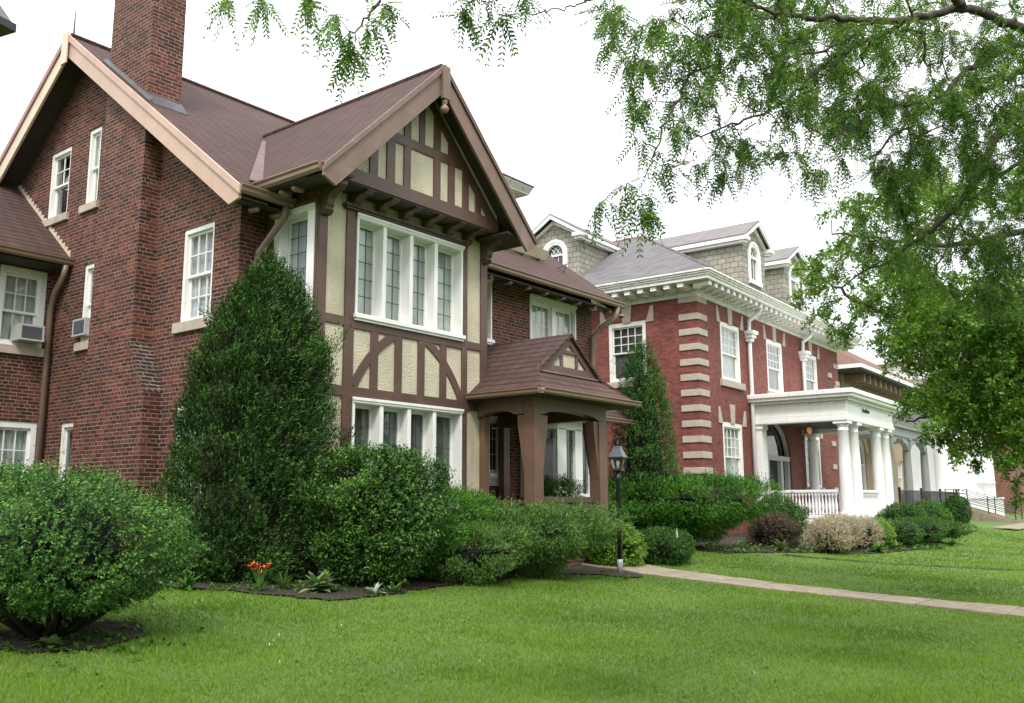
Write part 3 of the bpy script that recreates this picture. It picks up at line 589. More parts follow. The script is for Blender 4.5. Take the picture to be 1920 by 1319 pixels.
gb = mb.build('window_bay', MT['white'], H1, bevel=.006)
mb = MB(); ring(mb, P, .3, 1.6, -.005); mb.build('bay_base', MT['brick'], gb)
mb = MB()
for x0, x1 in ((15.95, 16.28), (16.55, 16.85)): mb.box(FY(11.15), x0, x1, 1.66, 3.04, -.075, -.07)
mb.add([(15.3, 11.44, 1.66), (15.62, 11.20, 1.66), (15.62, 11.20, 3.04), (15.3, 11.44, 3.04)], [(0, 1, 2, 3)]); mb.build('pane', MT['glass_dk'], gb)
mb = MB()
for x0, x1 in ((15.95, 16.28), (16.55, 16.85)):
    for k in (1, 2): x = x0 + (x1 - x0) * k / 3; mb.box(FY(11.15), x - .006, x + .006, 1.66, 3.04, -.069, -.062)
    for k in range(1, 6): z = 1.66 + 1.38 * k / 6; mb.box(FY(11.15), x0, x1, z - .006, z + .006, -.068, -.061)
mb.build('leading', MT['lead'], gb)
mb = MB(); mb.add([(15.25, 11.75, 1.6), (17.3, 11.75, 1.6), (17.3, 11.75, 3.04), (15.25, 11.75, 3.04)], [(0, 1, 2, 3)]); mb.add([(15.8, 11.3, 1.6), (17.0, 11.3, 1.6), (17.0, 11.3, 3.04), (15.8, 11.3, 3.04)], [(0, 1, 2, 3)]); mb.build('curtain', MT['curtain_dk'], gb)
mb = MB(); mb.slab([(15.0, 10.9, 3.34), (18.55, 10.9, 3.34), (18.35, YB, 3.95), (15.2, YB, 3.95)], .06); mb.slab([(15.0, 10.9, 3.34), (15.2, YB, 3.95), (15.0, YB, 3.34)], .05); mb.build('roof', MT['roof'], gb)
gutter('gutter', (14.98, 10.9, 3.34), (18.57, 10.9, 3.34), gb, (0, -1, 0), s=.1)
# left rear wing
WY, WE = 17.75, 17.15
mb = MB(); WW = [(7.12, 7.99, 4.42, 5.92), (7.12, 8.02, 1.6, 3.02)]
wall(mb, FY(WY), [(2.5, .2), (X0, .2), (X0, 6.2), (2.5, 6.2)], [rect(*q) for q in WW], .14); wall(mb, FX(2.5), [(WY, .2), (21, .2), (21, 8.0), (WY, 6.2)])
mb.build('wing_wall', MT['brick'], H1)
wr = MB(); wr.slab([(2.2, WE, 6.10), (X0 - .002, WE, 6.10), (X0 - .002, 20.3, 6.10 + .77 * 3.15), (2.2, 20.3, 6.10 + .77 * 3.15)], .09); wr.slab([(2.2, 23.45, 6.10), (2.2, 20.3, 8.53), (X0 - .002, 20.3, 8.53), (X0 - .002, 23.45, 6.10)], .09)
wr.build('wing_roof', MT['roof'], H1)
mb = MB()
for k in range(24):                                   # stepped flashing where the wing roof meets the gable wall
    y = WE + .1 + k * .125; z = 6.10 + .77 * (y - WE); mb.box(FX(X0), y, y + .11, z - .02, z + .14, .003, .02)
mb.build('step_flashing', MT['cream'], H1)
gutter('gutter', (2.2, WE + .02, 6.10), (X0 - .01, WE + .02, 6.10), H1, (0, -1, 0), s=.12)
mb = MB(); mb.slab([(2.2, WE + .05, 5.98), (X0 - .01, WE + .05, 5.98), (X0 - .01, WY, 5.98), (2.2, WY, 5.98)], .03); mb.build('soffit', MT['dark'], H1)
spout([(8.03, WE - .02, 5.98), (8.03, WE + .05, 5.78), (8.03, WY - .25, 5.5), (8.05, WY - .09, 5.2), (8.06, WY - .08, .3)], H1, .055)
sash(H1, FY(WY), 7.12, 7.99, 4.42, 5.92, cols=3, rt=2, rb=1, sill=(.09, .16, .07), cur='sheer', split=.45, cas=.11)
sash(H1, FY(WY), 7.12, 8.02, 1.6, 3.02, cols=3, rt=2, rb=2, sill=(.09, .16, .07), cur='sheer', split=.35, cas=.1)
def ac(fr, a0, a1, t0, t1, d, label, group='window air conditioners'):
    p = fr((a0 + a1) / 2, t0, d / 2); root = thing('air_conditioner', label, 'air conditioner', p, group=group)
    mb = MB(); mb.box(fr, a0, a1, t0, t1, -.05, d - .02); mb.box(fr, a0, a1, t0 - .0, t0 + .03, d - .02, d + .01); mb.box(fr, a0, a0 + .03, t0 + .03, t1, d - .02, d); mb.box(fr, a1 - .03, a1, t0 + .03, t1, d - .02, d); mb.box(fr, a0, a1, t1 - .03, t1, d, d + .003); mb.build('housing', MT['acgrey'], root, bevel=.008)
    mb = MB(); n = 22
    for k in range(n): x = a0 + .04 + (a1 - a0 - .08) * (k + .2) / n; mb.box(fr, x, x + (a1 - a0) / n * .5, t0 + .04, t1 - .04, d - .019, d - .004)
    mb.build('grille', MT['acdark'], root)
ac(FY(WY), 7.42, 7.86, 4.50, 4.80, .34, 'grey window air conditioner sticking out of the sash window of the left rear wing')
ac(FX(X0), 16.26, 16.72, 4.54, 4.86, .12, 'small pale air conditioner in the narrow side window beside the chimney')
# ================================================================== HOUSE 2 : red pressed brick with stone quoins, built in its own axes (u, v)
U0, V0, U1, V1 = 25.73, 11.83, 39.65, 24.0
H2 = thing('red_brick_house', 'bright red brick house with pale stone quoins, grey slate roof and white columned porch', 'house', (U0, V0, .45), local=True)
FV, FU = FY(V0), FX(U0)
mb = MB()
WF = [(27.42, 28.98, 5.38, 7.28), (31.42, 32.98, 5.38, 7.28), (35.40, 36.9, 5.38, 7.28), (27.32, 28.9, 1.95, 4.02), (34.95, 36.75, 2.05, 4.05)]
door = [(30.45, .95), (33.35, .95), (33.35, 3.0)] + [(31.9 + 1.45 * math.cos(math.pi * k / 14), 3.05 + 1.3 * math.sin(math.pi * k / 14)) for k in range(1, 14)] + [(30.45, 3.0)]
wall(mb, FV, [(U0, .2), (U1, .2), (U1, 7.9), (U0, 7.9)], [rect(*q) for q in WF] + [door], .2)
WS = [(13.62, 14.98, 5.33, 7.25), (17.5, 18.9, 5.33, 7.25), (17.5, 18.9, 1.95, 4.0)]
wall(mb, FU, [(V0, .2), (V1, .2), (V1, 7.9), (V0, 7.9)], [rect(*q) for q in WS], .2)
wall(mb, FXR(U1), [(V0, .2), (V1, .2), (V1, 7.9), (V0, 7.9)]); wall(mb, FY(V1), [(U0, .2), (U1, .2), (U1, 7.9), (U0, 7.9)])
mb.build('wall', MT['brick_red'], H2)
for k, q in enumerate(WF):
    sash(H2, FV, *q, cols=4, rt=3, rb=0, sill=(.16, .22, .09) if k in (0, 3) else (.12, .2, .08), cur='curtain' if k in (0, 3) else 'curtain_dk', sillm='stone_lt', rec=.06, cas=.13, split=.48, mw=.025, glass='glass')
for q in WS: sash(H2, FU, *q, cols=4, rt=3, rb=0, sill=(.14, .2, .09), cur='curtain_dk', sillm='stone', rec=.06, cas=.12, wm='white_old', split=.5, mw=.025, glass='glass_dk')
def lintel(fr, a0, a1, t):
    c = (a0 + a1) / 2
    for p in ([(c - .14, t), (c + .14, t), (c + .20, t + .62), (c - .20, t + .62)], [(a0 - .30, t - .04), (a0 - .02, t - .04), (a0 - .20 + .0, t + .48), (a0 - .30, t + .48)], [(a1 + .02, t - .04), (a1 + .30, t - .04), (a1 + .30, t + .48), (a1 + .20, t + .48)]):
        mb = MB(); mb.prism(fr, p, 0, .035); mb.build('keystone', MT['stone_lt'], H2, bevel=.006)
for q in WF[:3]: lintel(FV, q[0], q[1], q[3] - .03)
lintel(FV, WF[3][0], WF[3][1], WF[3][3] - .03); lintel(FV, WF[4][0], WF[4][1], WF[4][3] - .03); lintel(FU, WS[0][0], WS[0][1], WS[0][3] - .03)
# quoins
z = 7.27; k = 0
while z > .6:
    mb = MB(); p = .035
    mb.prism(lambda a, t, d: (a, t, z - .2 + d), [(U0 - p, V0 - p), (U0 + .66, V0 - p), (U0 + .66, V0 + .02), (U0 + .02, V0 + .02), (U0 + .02, V0 + .62), (U0 - p, V0 + .62)], 0, .2)
    mb.build('quoin', MT['stone_lt'], H2, bevel=.01)
    a = (.95, 1.42) if k % 2 else (.0, .62)
    mb = MB(); mb.box(FV, U1 - a[1], U1 - a[0], z - .2, z, -.02, p); mb.build('quoin', MT['stone_lt'], H2, bevel=.01)
    if k % 2: mb = MB(); mb.box(FV, U1 - .45, U1 + .03, z - .45, z - .25, -.02, p); mb.build('quoin', MT['stone_lt'], H2, bevel=.01)
    z -= .4735; k += 1
mb = MB(); mb.prism(lambda a, t, d: (a, t, 7.62 + d), [(U0 - .035, V0 - .035), (U0 + .66, V0 - .035), (U0 + .66, V0 + .02), (U0 + .02, V0 + .02), (U0 + .02, V0 + .62), (U0 - .035, V0 + .62)], 0, .2); mb.build('quoin', MT['stone_lt'], H2, bevel=.01)
# frieze and cornice all round
def band(mb, z0, z1, g, back=.12):
    for f, a0, a1 in ((FY(V0), U0 - g, U1 + g), (FX(U0), V0 - g + back + g, V1 + g), ): mb.box(f, a0, a1, z0, z1, -back, g)
    mb.box(FXR(U1), V0 - g + back + g, V1 + g, z0, z1, -back, g)
mb = MB(); band(mb, 7.80, 7.98, .05); band(mb, 7.84, 7.88, .08); band(mb, 7.98, 8.04, .12); band(mb, 8.04, 8.09, .16)
mb.build('frieze', MT['white_old'], H2)
mb = MB(); band(mb, 8.13, 8.24, .70, .5); band(mb, 8.24, 8.30, .74, .5); band(mb, 8.30, 8.36, .78, .5); band(mb, 8.36, 8.42, .82, .5)
mb.build('cornice', MT['white_old'], H2, bevel=.01)
k = U0 - .45
while k < U1 + .6:
    mb = MB(); mb.box(FY(V0), k, k + .2, 7.985, 8.128, .1, .63); mb.box(FY(V0), k + .03, k + .17, 7.94, 7.985, .1, .34); mb.build('modillion', MT['white'], H2, bevel=.01); k += .46
k = V0 + .15
while k < V1:
    mb = MB(); mb.box(FX(U0), k, k + .2, 7.985, 8.128, .1, .63); mb.box(FX(U0), k + .03, k + .17, 7.94, 7.985, .1, .34); mb.build('modillion', MT['white_bl'], H2, bevel=.01); k += .46  # side modillions painted brighter to stand for light on their ends
# roof: hipped with flat deck
E0, ZR, ZT, TT = .80, 8.43, 11.27, 4.62
a, b, c_, d_ = U0 - E0, U1 + E0, V0 - E0, V1 + E0
mb = MB()
o4 = [(a, c_), (b, c_), (b, d_), (a, d_)]; i4 = [(a + TT, c_ + TT), (b - TT, c_ + TT), (b - TT, d_ - TT), (a + TT, d_ - TT)]
mb.add([(x, y, ZR) for x, y in o4] + [(x, y, ZT) for x, y in i4] + [(x, y, ZR - .03) for x, y in o4], [(0, 1, 5, 4), (1, 2, 6, 5), (2, 3, 7, 6), (3, 0, 4, 7), (4, 5, 6, 7), (8, 9, 1, 0), (9, 10, 2, 1), (10, 11, 3, 2), (11, 8, 0, 3), (8, 11, 10, 9)])
for p, q in ((o4[0], i4[0]), (o4[1], i4[1])): mb.tube([(p[0], p[1], ZR), (q[0], q[1], ZT)], .04, 6)
rf2 = mb.build('roof', MT['roof_slate'], H2)
mb = MB(); mb.tube([(i4[0][0], i4[0][1], ZT), (i4[3][0], i4[3][1], ZT)], .06, 6); mb.tube([(i4[0][0], i4[0][1], ZT), (i4[1][0], i4[1][1], ZT)], .06, 6); mb.build('ridge_cap', MT['mauve'], rf2)
# dormers
RS = (ZT - ZR) / TT
def dormer(axis, f, c, half, zb, zw, ze, zp, over, backm):
    """axis 'v': faces the street at v=f ; axis 'u': faces the side at u=f"""
    fr = FY(f) if axis == 'v' else FX(f)
    mb = MB(); depth = 6.0
    W_ = [(c - .42, zb + .28), (c + .42, zb + .28), (c + .42, zw - .42)] + [(c + .42 * math.cos(math.pi * k / 12), zw - .42 + .42 * math.sin(math.pi * k / 12)) for k in range(1, 12)] + [(c - .42, zw - .42)]
    wall(mb, fr, [(c - half, zb - .4), (c + half, zb - .4), (c + half, ze - .05), (c, zp - .12), (c - half, ze - .05)], [W_], .15)
    for s in (-1, 1): mb.add([fr(c + s * half, zb - .4, 0), fr(c + s * half, zb - .4, -depth), fr(c + s * half, ze, -depth), fr(c + s * half, ze, 0)], [(0, 1, 2, 3)])
    D = mb.build('dormer', MT['tile_grey'], H2, recalc=False)
    mb = MB(); h2 = half + .27; zz = ze
    for s in (-1, 1):
        q = [fr(c + s * h2, zz, over), fr(c + s * h2, zz, -depth), fr(c, zp, -depth), fr(c, zp, over)]
        mb.slab(q, .05)
    mb.build('roof', MT['roof_pale'], D)
    mb = MB(); sl_ = (zp - ze) / h2
    for s in (-1, 1):
        g_ = lambda q, t, d, s=s: fr(c + s * q, t, d)
        mb.prism(g_, [(0, zp - .052), (h2 + .01, ze - .052), (h2 + .01, ze - .17), (0, zp - .2)], over - .06, over - .001)
        mb.prism(g_, [(0, zp - .2), (h2 - .1, ze - .13), (h2 - .1, ze - .19), (0, zp - .34)], -.001, .10)
        mb.box(g_, h2 - .34, h2 + .02, ze - .19, ze - .06, .0, over + .02); mb.box(g_, h2 - .30, h2 - .04, ze - .27, ze - .19, .0, over - .06)
        mb.box(g_, half + .002, h2, ze - .18, ze - .052, -depth, -.002); mb.box(g_, half + .002, h2 - .08, ze - .27, ze - .18, -depth, -.002)
    mb.build('cornice', MT['white'], D, bevel=.006)
    # arched window
    mb = MB(); n = 14
    def arc(r, zc=zw - .42): return [(c + r * math.cos(math.pi * k / n), zc + r * math.sin(math.pi * k / n)) for k in range(n + 1)]
    for r0, r1, d0, d1 in ((.42, .53, 0, .05), (.34, .42, -.12, .03)):
        A = arc(r1); B = arc(r0)
        poly = [(c + r1, zb + .2)] + A + [(c - r1, zb + .2), (c - r0, zb + .2)] + B[::-1] + [(c + r0, zb + .2)]
        mb.prism(fr, poly, d0, d1)
    mb.box(fr, c - .53, c + .53, zb + .14, zb + .28, 0, .08); zc = zw - .42 - .02; mb.box(fr, c - .34, c + .34, zc - .05, zc + .01, -.1, -.02); mb.box(fr, c - .34, c + .34, zb + .28, zb + .36, -.1, -.03)
    for k in (-1, 0, 1):
        mb.tube([fr(c + k * .17, zc, -.07), fr(c + k * .17 - .1, zc + .17, -.07), fr(c + k * .17 - .26, zc + .3, -.07)] if k > -1 else [fr(c - .17, zc, -.07), fr(c - .2, zc + .1, -.07)], .012, 4)
        mb.tube([fr(c + k * .17, zc, -.07), fr(c + k * .17 + .1, zc + .17, -.07), fr(c + k * .17 + .26, zc + .3, -.07)] if k < 1 else [fr(c + .17, zc, -.07), fr(c + .2, zc + .1, -.07)], .012, 4)
    for k in (-.11, .11): mb.box(fr, c + k - .01, c + k + .01, zb + .36, zc - .05, -.08, -.06)
    w = mb.build('window', MT['white_bl'], D)
    mb = MB(); mb.box(fr, c - .34, c + .34, zb + .28, zw - .42, -.10, -.095); mb.prism(fr, [(a_, t_) for a_, t_ in arc(.34)], -.10, -.095); mb.build('pane', MT['glass_dk'], D)
    mb = MB(); mb.box(fr, c - .4, c + .4, zb + .2, zw, -.4, -.39); mb.build('curtain', MT['inside'], D)  # no cloth here: dark sheet standing in for the unlit room
dormer('u', 26.1, 17.3, .98, 9.10, 10.52, 10.72, 11.52, .30, 0)
dormer('v', 11.5, 29.75, 1.0, 8.70, 10.28, 10.36, 11.12, .26, 0)
dormer('v', 11.5, 33.70, 1.0, 8.70, 10.28, 10.36, 11.10, .26, 0)
# downspouts of house 2 with leader heads
for uu, zb_ in ((29.62, .5), (35.0, 5.0)):
    s = spout([(uu + .15, V0 - .5, 8.1), (uu + .15, V0 - .45, 7.9), (uu, V0 - .12, 7.62), (uu, V0 - .1, 7.3), (uu, V0 - .1, zb_)], H2, .07, 'white_bl')
    mb = MB(); mb.box(FY(V0), uu - .22, uu + .22, 7.12, 7.24, .0, .34); mb.box(FY(V0), uu - .17, uu + .17, 7.0, 7.12, .0, .28); mb.box(FY(V0), uu - .12, uu + .12, 6.88, 7.0, .0, .22); mb.build('leader_head', MT['white_bl'], s, bevel=.01)
# entrance
mb = MB(); n = 16
for r0, r1, d1 in ((1.35, 1.45, -.08),):
    A = [(31.9 + r1 * math.cos(math.pi * k / n), 3.05 + r1 * .9 * math.sin(math.pi * k / n)) for k in range(n + 1)]; B = [(31.9 + r0 * math.cos(math.pi * k / n), 3.05 + r0 * .9 * math.sin(math.pi * k / n)) for k in range(n + 1)]
    mb.prism(FV, A + B[::-1], -.2, d1)
for x0, x1 in ((30.45, 30.6), (31.12, 31.35), (32.45, 32.68), (33.2, 33.35)): mb.box(FV, x0, x1, .95, 3.0, -.22, -.06)
mb.box(FV, 30.45, 33.35, 2.95, 3.12, -.24, -.03)
en = mb.build('entrance_frame', MT['acgrey'], H2, bevel=.008)
mb = MB(); mb.box(FV, 31.35, 32.45, .95, 2.95, -.26, -.2); mb.box(FV, 31.5, 32.3, 1.2, 2.75, -.2, -.19); mb.build('door', MT['inside'], en)
mb = MB(); mb.box(FV, 30.6, 31.12, 1.2, 2.95, -.24, -.235); mb.box(FV, 32.68, 33.2, 1.2, 2.95, -.24, -.235); mb.prism(FV, [(31.9 + 1.3 * math.cos(math.pi * k / n), 3.1 + 1.15 * math.sin(math.pi * k / n)) for k in range(n + 1)], -.24, -.235); mb.build('pane', MT['glass_dk'], en)
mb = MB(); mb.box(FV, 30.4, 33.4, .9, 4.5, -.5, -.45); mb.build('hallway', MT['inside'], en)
# porch of house 2
Q0, Q1, QV = 29.42, 35.7, 8.36
mb = MB(); mb.box(FY(QV), Q0, Q1, 4.90, 5.02, -(V0 - QV), 0); mb.box(FY(QV + .06), Q0 + .06, Q1 - .06, 4.80, 4.90, -(V0 - QV - .06), 0); mb.box(FY(QV + .02), Q0 + .02, Q1 - .02, 5.02, 5.05, -(V0 - QV), 0)
mb.box(FY(QV + .22), Q0 + .22, Q1 - .22, 4.70, 4.80, -(V0 - QV - .22), 0)
e0, e1, ev = Q0 + .34, Q1 - .34, QV + .34
for z0, z1, g in ((4.30, 4.70, 0), (4.17, 4.30, .025), (4.06, 4.17, .05)):
    mb.box(FY(ev), e0 - g, e1 + g, z0, z1, -.34, g); mb.box(FX(e0), ev + .34, V0, z0, z1, -.34, g); mb.box(FXR(e1), ev + .34, V0, z0, z1, -.34, g)
pr2 = mb.build('porch_entablature', MT['white'], H2, bevel=.01)
mb = MB(); mb.box(FY(ev + .34), e0 + .34, e1 - .34, 4.22, 4.25, -(V0 - ev - .34), 0); mb.build('porch_ceiling', MT['dark'], H2)
k = Q0 + .3; mb = MB()
while k < Q1 - .3: mb.box(FY(ev), k, k + .05, 4.62, 4.69, 0, .04); k += .1
k = ev
while k < V0: mb.box(FX(e0), k, k + .05, 4.62, 4.69, 0, .04); k += .1
mb.build('dentils', MT['white'], pr2)
def column(parent, u, v, z0, z1, r=.22, mat='white_bl', name='column'):
    mb = MB(); h = z1 - z0
    prof = [(r * 1.28, .16), (r * 1.32, .19), (r * 1.28, .23), (r * 1.05, .26), (r, .30), (r, h * .35), (r * .96, h * .6), (r * .84, h - .32), (r * .9, h - .31), (r * .9, h - .28), (r * .83, h - .27), (r * .83, h - .17), (r * 1.08, h - .1)]
    mb.lathe((u, v, z0), prof, 24)
    c = mb.build(name, MT[mat], parent, smooth=True)
    mb = MB(); q = r * 1.38; mb.box(FY(v), u - q, u + q, z0, z0 + .16, -q, q); mb.build('plinth', MT[mat], c, bevel=.01)
    mb = MB(); q = r * 1.22; mb.box(FY(v), u - q, u + q, z1 - .1, z1, -q, q); mb.build('capital', MT[mat], c, bevel=.01); return c
for u in (29.98, 31.05, 33.75, 34.85): column(H2, u, 8.90, .92, 4.06, .195)
column(H2, 34.95, 11.55, .92, 4.06, .18)
mb = MB(); mb.box(FY(V0), 29.8, 30.28, .5, 4.06, 0, .3); mb.box(FY(V0), 29.76, 30.32, 3.9, 4.06, 0, .34); mb.build('pilaster', MT['white'], H2, bevel=.01)
mb = MB(); mb.box(FY(8.6), 29.7, 35.3, .80, .92, -(V0 - 8.6), 0); mb.build('porch_floor', MT['white'], H2, bevel=.01)
mb = MB(); mb.box(FY(8.68), 29.78, 35.2, .2, .80, -(V0 - 8.68), 0); mb.build('porch_base', MT['stone'], H2, bevel=.01)
def balustrade(parent, p0, p1, n, z0=.95, z1=1.88, mat='white_bl'):
    p0, p1 = np.array(p0), np.array(p1); d = (p1 - p0) / np.linalg.norm(p1 - p0); nn = np.array([-d[1], d[0]]) * .055
    mb = MB()
    for za, zb_, g in ((z1 - .09, z1, 1.2), (z0 + .04, z0 + .12, 1)):
        P = [p0 - nn * g, p1 - nn * g, p1 + nn * g, p0 + nn * g]; mb.hexa([(*q, za) for q in P] + [(*q, zb_) for q in P])
    rl = mb.build('balustrade', MT[mat], parent, bevel=.008); first = None
    for k in range(n):
        q = p0 + (p1 - p0) * (k + .5) / n; h = z1 - .09 - z0 - .12
        mb = MB(); mb.lathe((q[0], q[1], z0 + .12), [(.04, 0), (.04, .07), (.02, .09), (.045, .22), (.045, .3), (.022, .5), (.02, h - .12), (.035, h - .1), (.04, h - .07), (.04, h)], 10)
        mb.build('baluster', MT[mat], rl, smooth=True)
balustrade(H2, (29.85, 9.15), (29.85, 11.5), 22); balustrade(H2, (31.3, 8.9), (33.5, 8.9), 14); balustrade(H2, (35.0, 9.1), (35.0, 11.4), 14)
# dark script lettering on the entablature (illegible in the photograph: a small row of strokes)
mb = MB(); zc = 4.50
for k in range(9): x = 31.55 + k * .085; mb.tube([(x, ev - .02, zc - .05), (x + .05, ev - .02, zc + (.08 if k in (0, 5) else .035)), (x + .085, ev - .02, zc - .045)], .016, 5)
mb.build('lettering', MT['black'], pr2)
# hanging lamp
PL = thing('porch_lamp', 'small glowing orange globe lamp hanging under the white porch roof', 'lamp', (30.35, 10.1, 3.82), local=True)
M_, t_, b_ = nodes('amber_glow'); b_.inputs['Base Color'].default_value = (.7, .3, .1, 1); b_.inputs['Emission Color'].default_value = (1, .35, .10, 1); b_.inputs['Emission Strength'].default_value = .22
mb = MB(); mb.lathe((30.35, 10.1, 3.82), [(.02, -.11), (.05, -.08), (.08, -.02), (.088, .03), (.07, .08), (.03, .12)], 16); mb.build('globe', M_, PL, smooth=True)
mb = MB(); mb.tube([(30.35, 10.1, 3.94), (30.35, 10.1, 4.22)], .012, 6); mb.lathe((30.35, 10.1, 3.94), [(.06, 0), (.05, .03), (.02, .05)], 12); mb.build('stem', MT['black'], PL)

# ================================================================== HOUSE 3 : tan brick with balcony porch
MT['greytrim'] = paint('grey_trim_paint', (.21, .22, .21), .6, .08)
H3 = thing('tan_house', 'tan house with wide eaves, orange brown roof and balcony above a grey porch', 'house', (44, 13, .4), local=True)
mb = MB()
AW = lambda c, w, zb, zs: [(c - w, zb), (c + w, zb), (c + w, zs)] + [(c + w * math.cos(math.pi * k / 10), zs + w * math.sin(math.pi * k / 10)) for k in range(1, 10)] + [(c - w, zs)]
hs = [AW(46.6, .75, 1.9, 3.9), rect(49.6, 51.3, 1.0, 3.4), rect(53.3, 54.5, 1.9, 3.7), rect(45.6, 47.2, 5.0, 6.6), rect(48.6, 50.0, 4.9, 6.9), rect(52, 53.6, 5.0, 6.6)]
wall(mb, FY(13), [(44, .2), (56, .2), (56, 7.6), (44, 7.6)], hs, .25); wall(mb, FX(44), [(13, .2), (24, .2), (24, 7.6), (13, 7.6)]); wall(mb, FXR(56), [(13, .2), (24, .2), (24, 7.6), (13, 7.6)])
mb.build('wall', MT['tanwall'], H3)
mb = MB(); o4 = [(42.8, 11.7), (57.2, 11.7), (57.2, 25.5), (42.8, 25.5)]; i4 = [(48.5, 17.6), (51.5, 17.6), (51.5, 19.5), (48.5, 19.5)]
mb.add([(x, y, 7.75) for x, y in o4] + [(x, y, 11.5) for x, y in i4], [(0, 1, 5, 4), (1, 2, 6, 5), (2, 3, 7, 6), (3, 0, 4, 7), (4, 5, 6, 7)]); r3 = mb.build('roof', MT['roof_orange'], H3)
mb = MB(); mb.box(FY(11.7), 42.8, 57.2, 7.56, 7.745, -13, .0); mb.build('gutter', MT['white'], r3); mb = MB(); mb.box(FY(11.75), 42.85, 57.1, 7.48, 7.555, -13, 0); mb.build('soffit', MT['dark'], r3)
for k in range(12): mb = MB(); mb.box(FY(13), 44.6 + k * .95, 44.8 + k * .95, 7.1, 7.47, 0, .9); mb.build('bracket', MT['tanwall'], H3)
for h in hs:
    xs_ = [q[0] for q in h]; zs_ = [q[1] for q in h]
    mb = MB(); x0, x1, z0, z1 = min(xs_), max(xs_), min(zs_), max(zs_)
    n_ = len(h); inner = [((q[0] - (x0 + x1) / 2) * .84 + (x0 + x1) / 2, (q[1] - (z0 + z1) / 2) * .92 + (z0 + z1) / 2) for q in h]
    mb.add([FY(13)(q[0], q[1], -.08) for q in h] + [FY(13)(q[0], q[1], -.08) for q in inner] + [FY(13)(q[0], q[1], -.2) for q in inner], [(i, (i + 1) % n_, n_ + (i + 1) % n_, n_ + i) for i in range(n_)] + [(n_ + i, n_ + (i + 1) % n_, 2 * n_ + (i + 1) % n_, 2 * n_ + i) for i in range(n_)])
    w = mb.build('window', MT['white'], H3); mb = MB(); mb.box(FY(13), x0 + .1, x1 - .1, (z0 + z1) / 2 - .03, (z0 + z1) / 2 + .03, -.17, -.1); mb.box(FY(13), (x0 + x1) / 2 - .03, (x0 + x1) / 2 + .03, z0 + .1, z1 - .1, -.168, -.102); mb.build('muntin', MT['white'], w)
    mb = MB(); mb.prism(FY(13), inner, -.2, -.19); mb.build('pane', MT['glass_dk'], w); mb = MB(); mb.box(FY(13), x0, x1, z0, z1, -.5, -.45); mb.build('curtain', MT['curtain_dk'], w)
mb = MB(); A = [(46.6 + .95 * math.cos(math.pi * k / 12), 3.9 + .95 * math.sin(math.pi * k / 12)) for k in range(13)]; B = [(46.6 + .76 * math.cos(math.pi * k / 12), 3.9 + .76 * math.sin(math.pi * k / 12)) for k in range(13)]; mb.prism(FY(13), A + B[::-1], 0, .08); mb.build('arch_trim', MT['cream'], H3)
mb = MB(); mb.box(FY(11), 43.6, 52, 4.55, 4.95, -2, 0); mb.box(FY(10.9), 43.5, 52.1, 4.95, 5.05, -2.1, 0)
for a0, a1 in ((44.5, 47.6), (48.0, 51.2)):
    n = 12; mb.prism(FY(11.05), [(a0, 4.55), (a0, 3.9)] + [(a0 + (a1 - a0) * k / n, 3.95 + .45 * math.sin(math.pi * k / n) + (.08 if k % 3 else 0)) for k in range(n + 1)] + [(a1, 3.9), (a1, 4.55)], -.25, 0)
pe = mb.build('porch_entablature', MT['greytrim'], H3)
for u in (44.3, 47.8, 51.4): column(H3, u, 11.2, 1.1, 4.55, .2, 'greytrim')
mb = MB(); mb.box(FY(11), 43.7, 51.9, 5.05, 5.12, -.1, 0); mb.box(FY(11), 43.7, 51.9, 5.9, 5.98, -.1, 0)
k = 43.75
while k < 51.9: mb.box(FY(10.98), k, k + .07, 5.12, 5.9, -.06, 0); k += .2
mb.build('balcony_railing', MT['greytrim'], H3)
mb = MB(); mb.box(FY(10.0), 41.5, 53.5, .9, 1.08, -3, 0); mb.box(FY(10.1), 41.6, 53.4, .2, .9, -2.9, 0); tr_ = mb.build('terrace', MT['white'], H3)
mb = MB()
for z_ in (1.2, 1.95): mb.box(FY(10.12), 41.6, 53.4, z_, z_ + .04, -.04, 0)
k = 41.6
while k < 53.4: mb.box(FY(10.12), k, k + .025, 1.08, 1.95, -.03, -.005); k += .16
for k in (41.6, 45.5, 49.4, 53.3): mb.box(FY(10.1), k, k + .1, 1.08, 2.1, -.1, 0)
mb.build('terrace_railing', MT['black'], tr_)

# ================================================================== HOUSE 4 : white, giant portico
H4 = thing('white_house', 'white columned house with a tall portico glimpsed under the tree branches at right', 'house', (58, 14.5, .3), local=True)
mb = MB(); hs = [rect(60, 61.4, 1.8, 4.2), rect(66.2, 67.6, 1.8, 4.2), rect(70, 71.4, 1.8, 4.2), rect(60, 61.4, 5.6, 7.6), rect(66, 67.4, 5.6, 7.6)]
wall(mb, FY(14.5), [(57.5, .1), (75, .1), (75, 9.2), (57.5, 9.2)], hs, .2); wall(mb, FX(57.5), [(14.5, .1), (26, .1), (26, 9.2), (14.5, 9.2)]); mb.build('wall', MT['white_bl'], H4)
for h in hs:
    mb = MB(); x0, x1, z0, z1 = h[0][0], h[1][0], h[0][1], h[2][1]
    for q in ((x0, x0 + .1, z0, z1), (x1 - .1, x1, z0, z1), (x0 + .1, x1 - .1, z1 - .1, z1), (x0 + .1, x1 - .1, z0, z0 + .1), (x0 + .1, x1 - .1, (z0 + z1) / 2 - .04, (z0 + z1) / 2 + .04)): mb.box(FY(14.5), *q, -.15, .03)
    w = mb.build('window', MT['white'], H4); mb = MB(); mb.box(FY(14.5), x0, x1, z0, z1, -.14, -.13); mb.build('pane', MT['glass_dk'], w); mb = MB(); mb.box(FY(14.5), x0, x1, z0, z1, -.4, -.38); mb.build('curtain', MT['curtain_dk'], w)
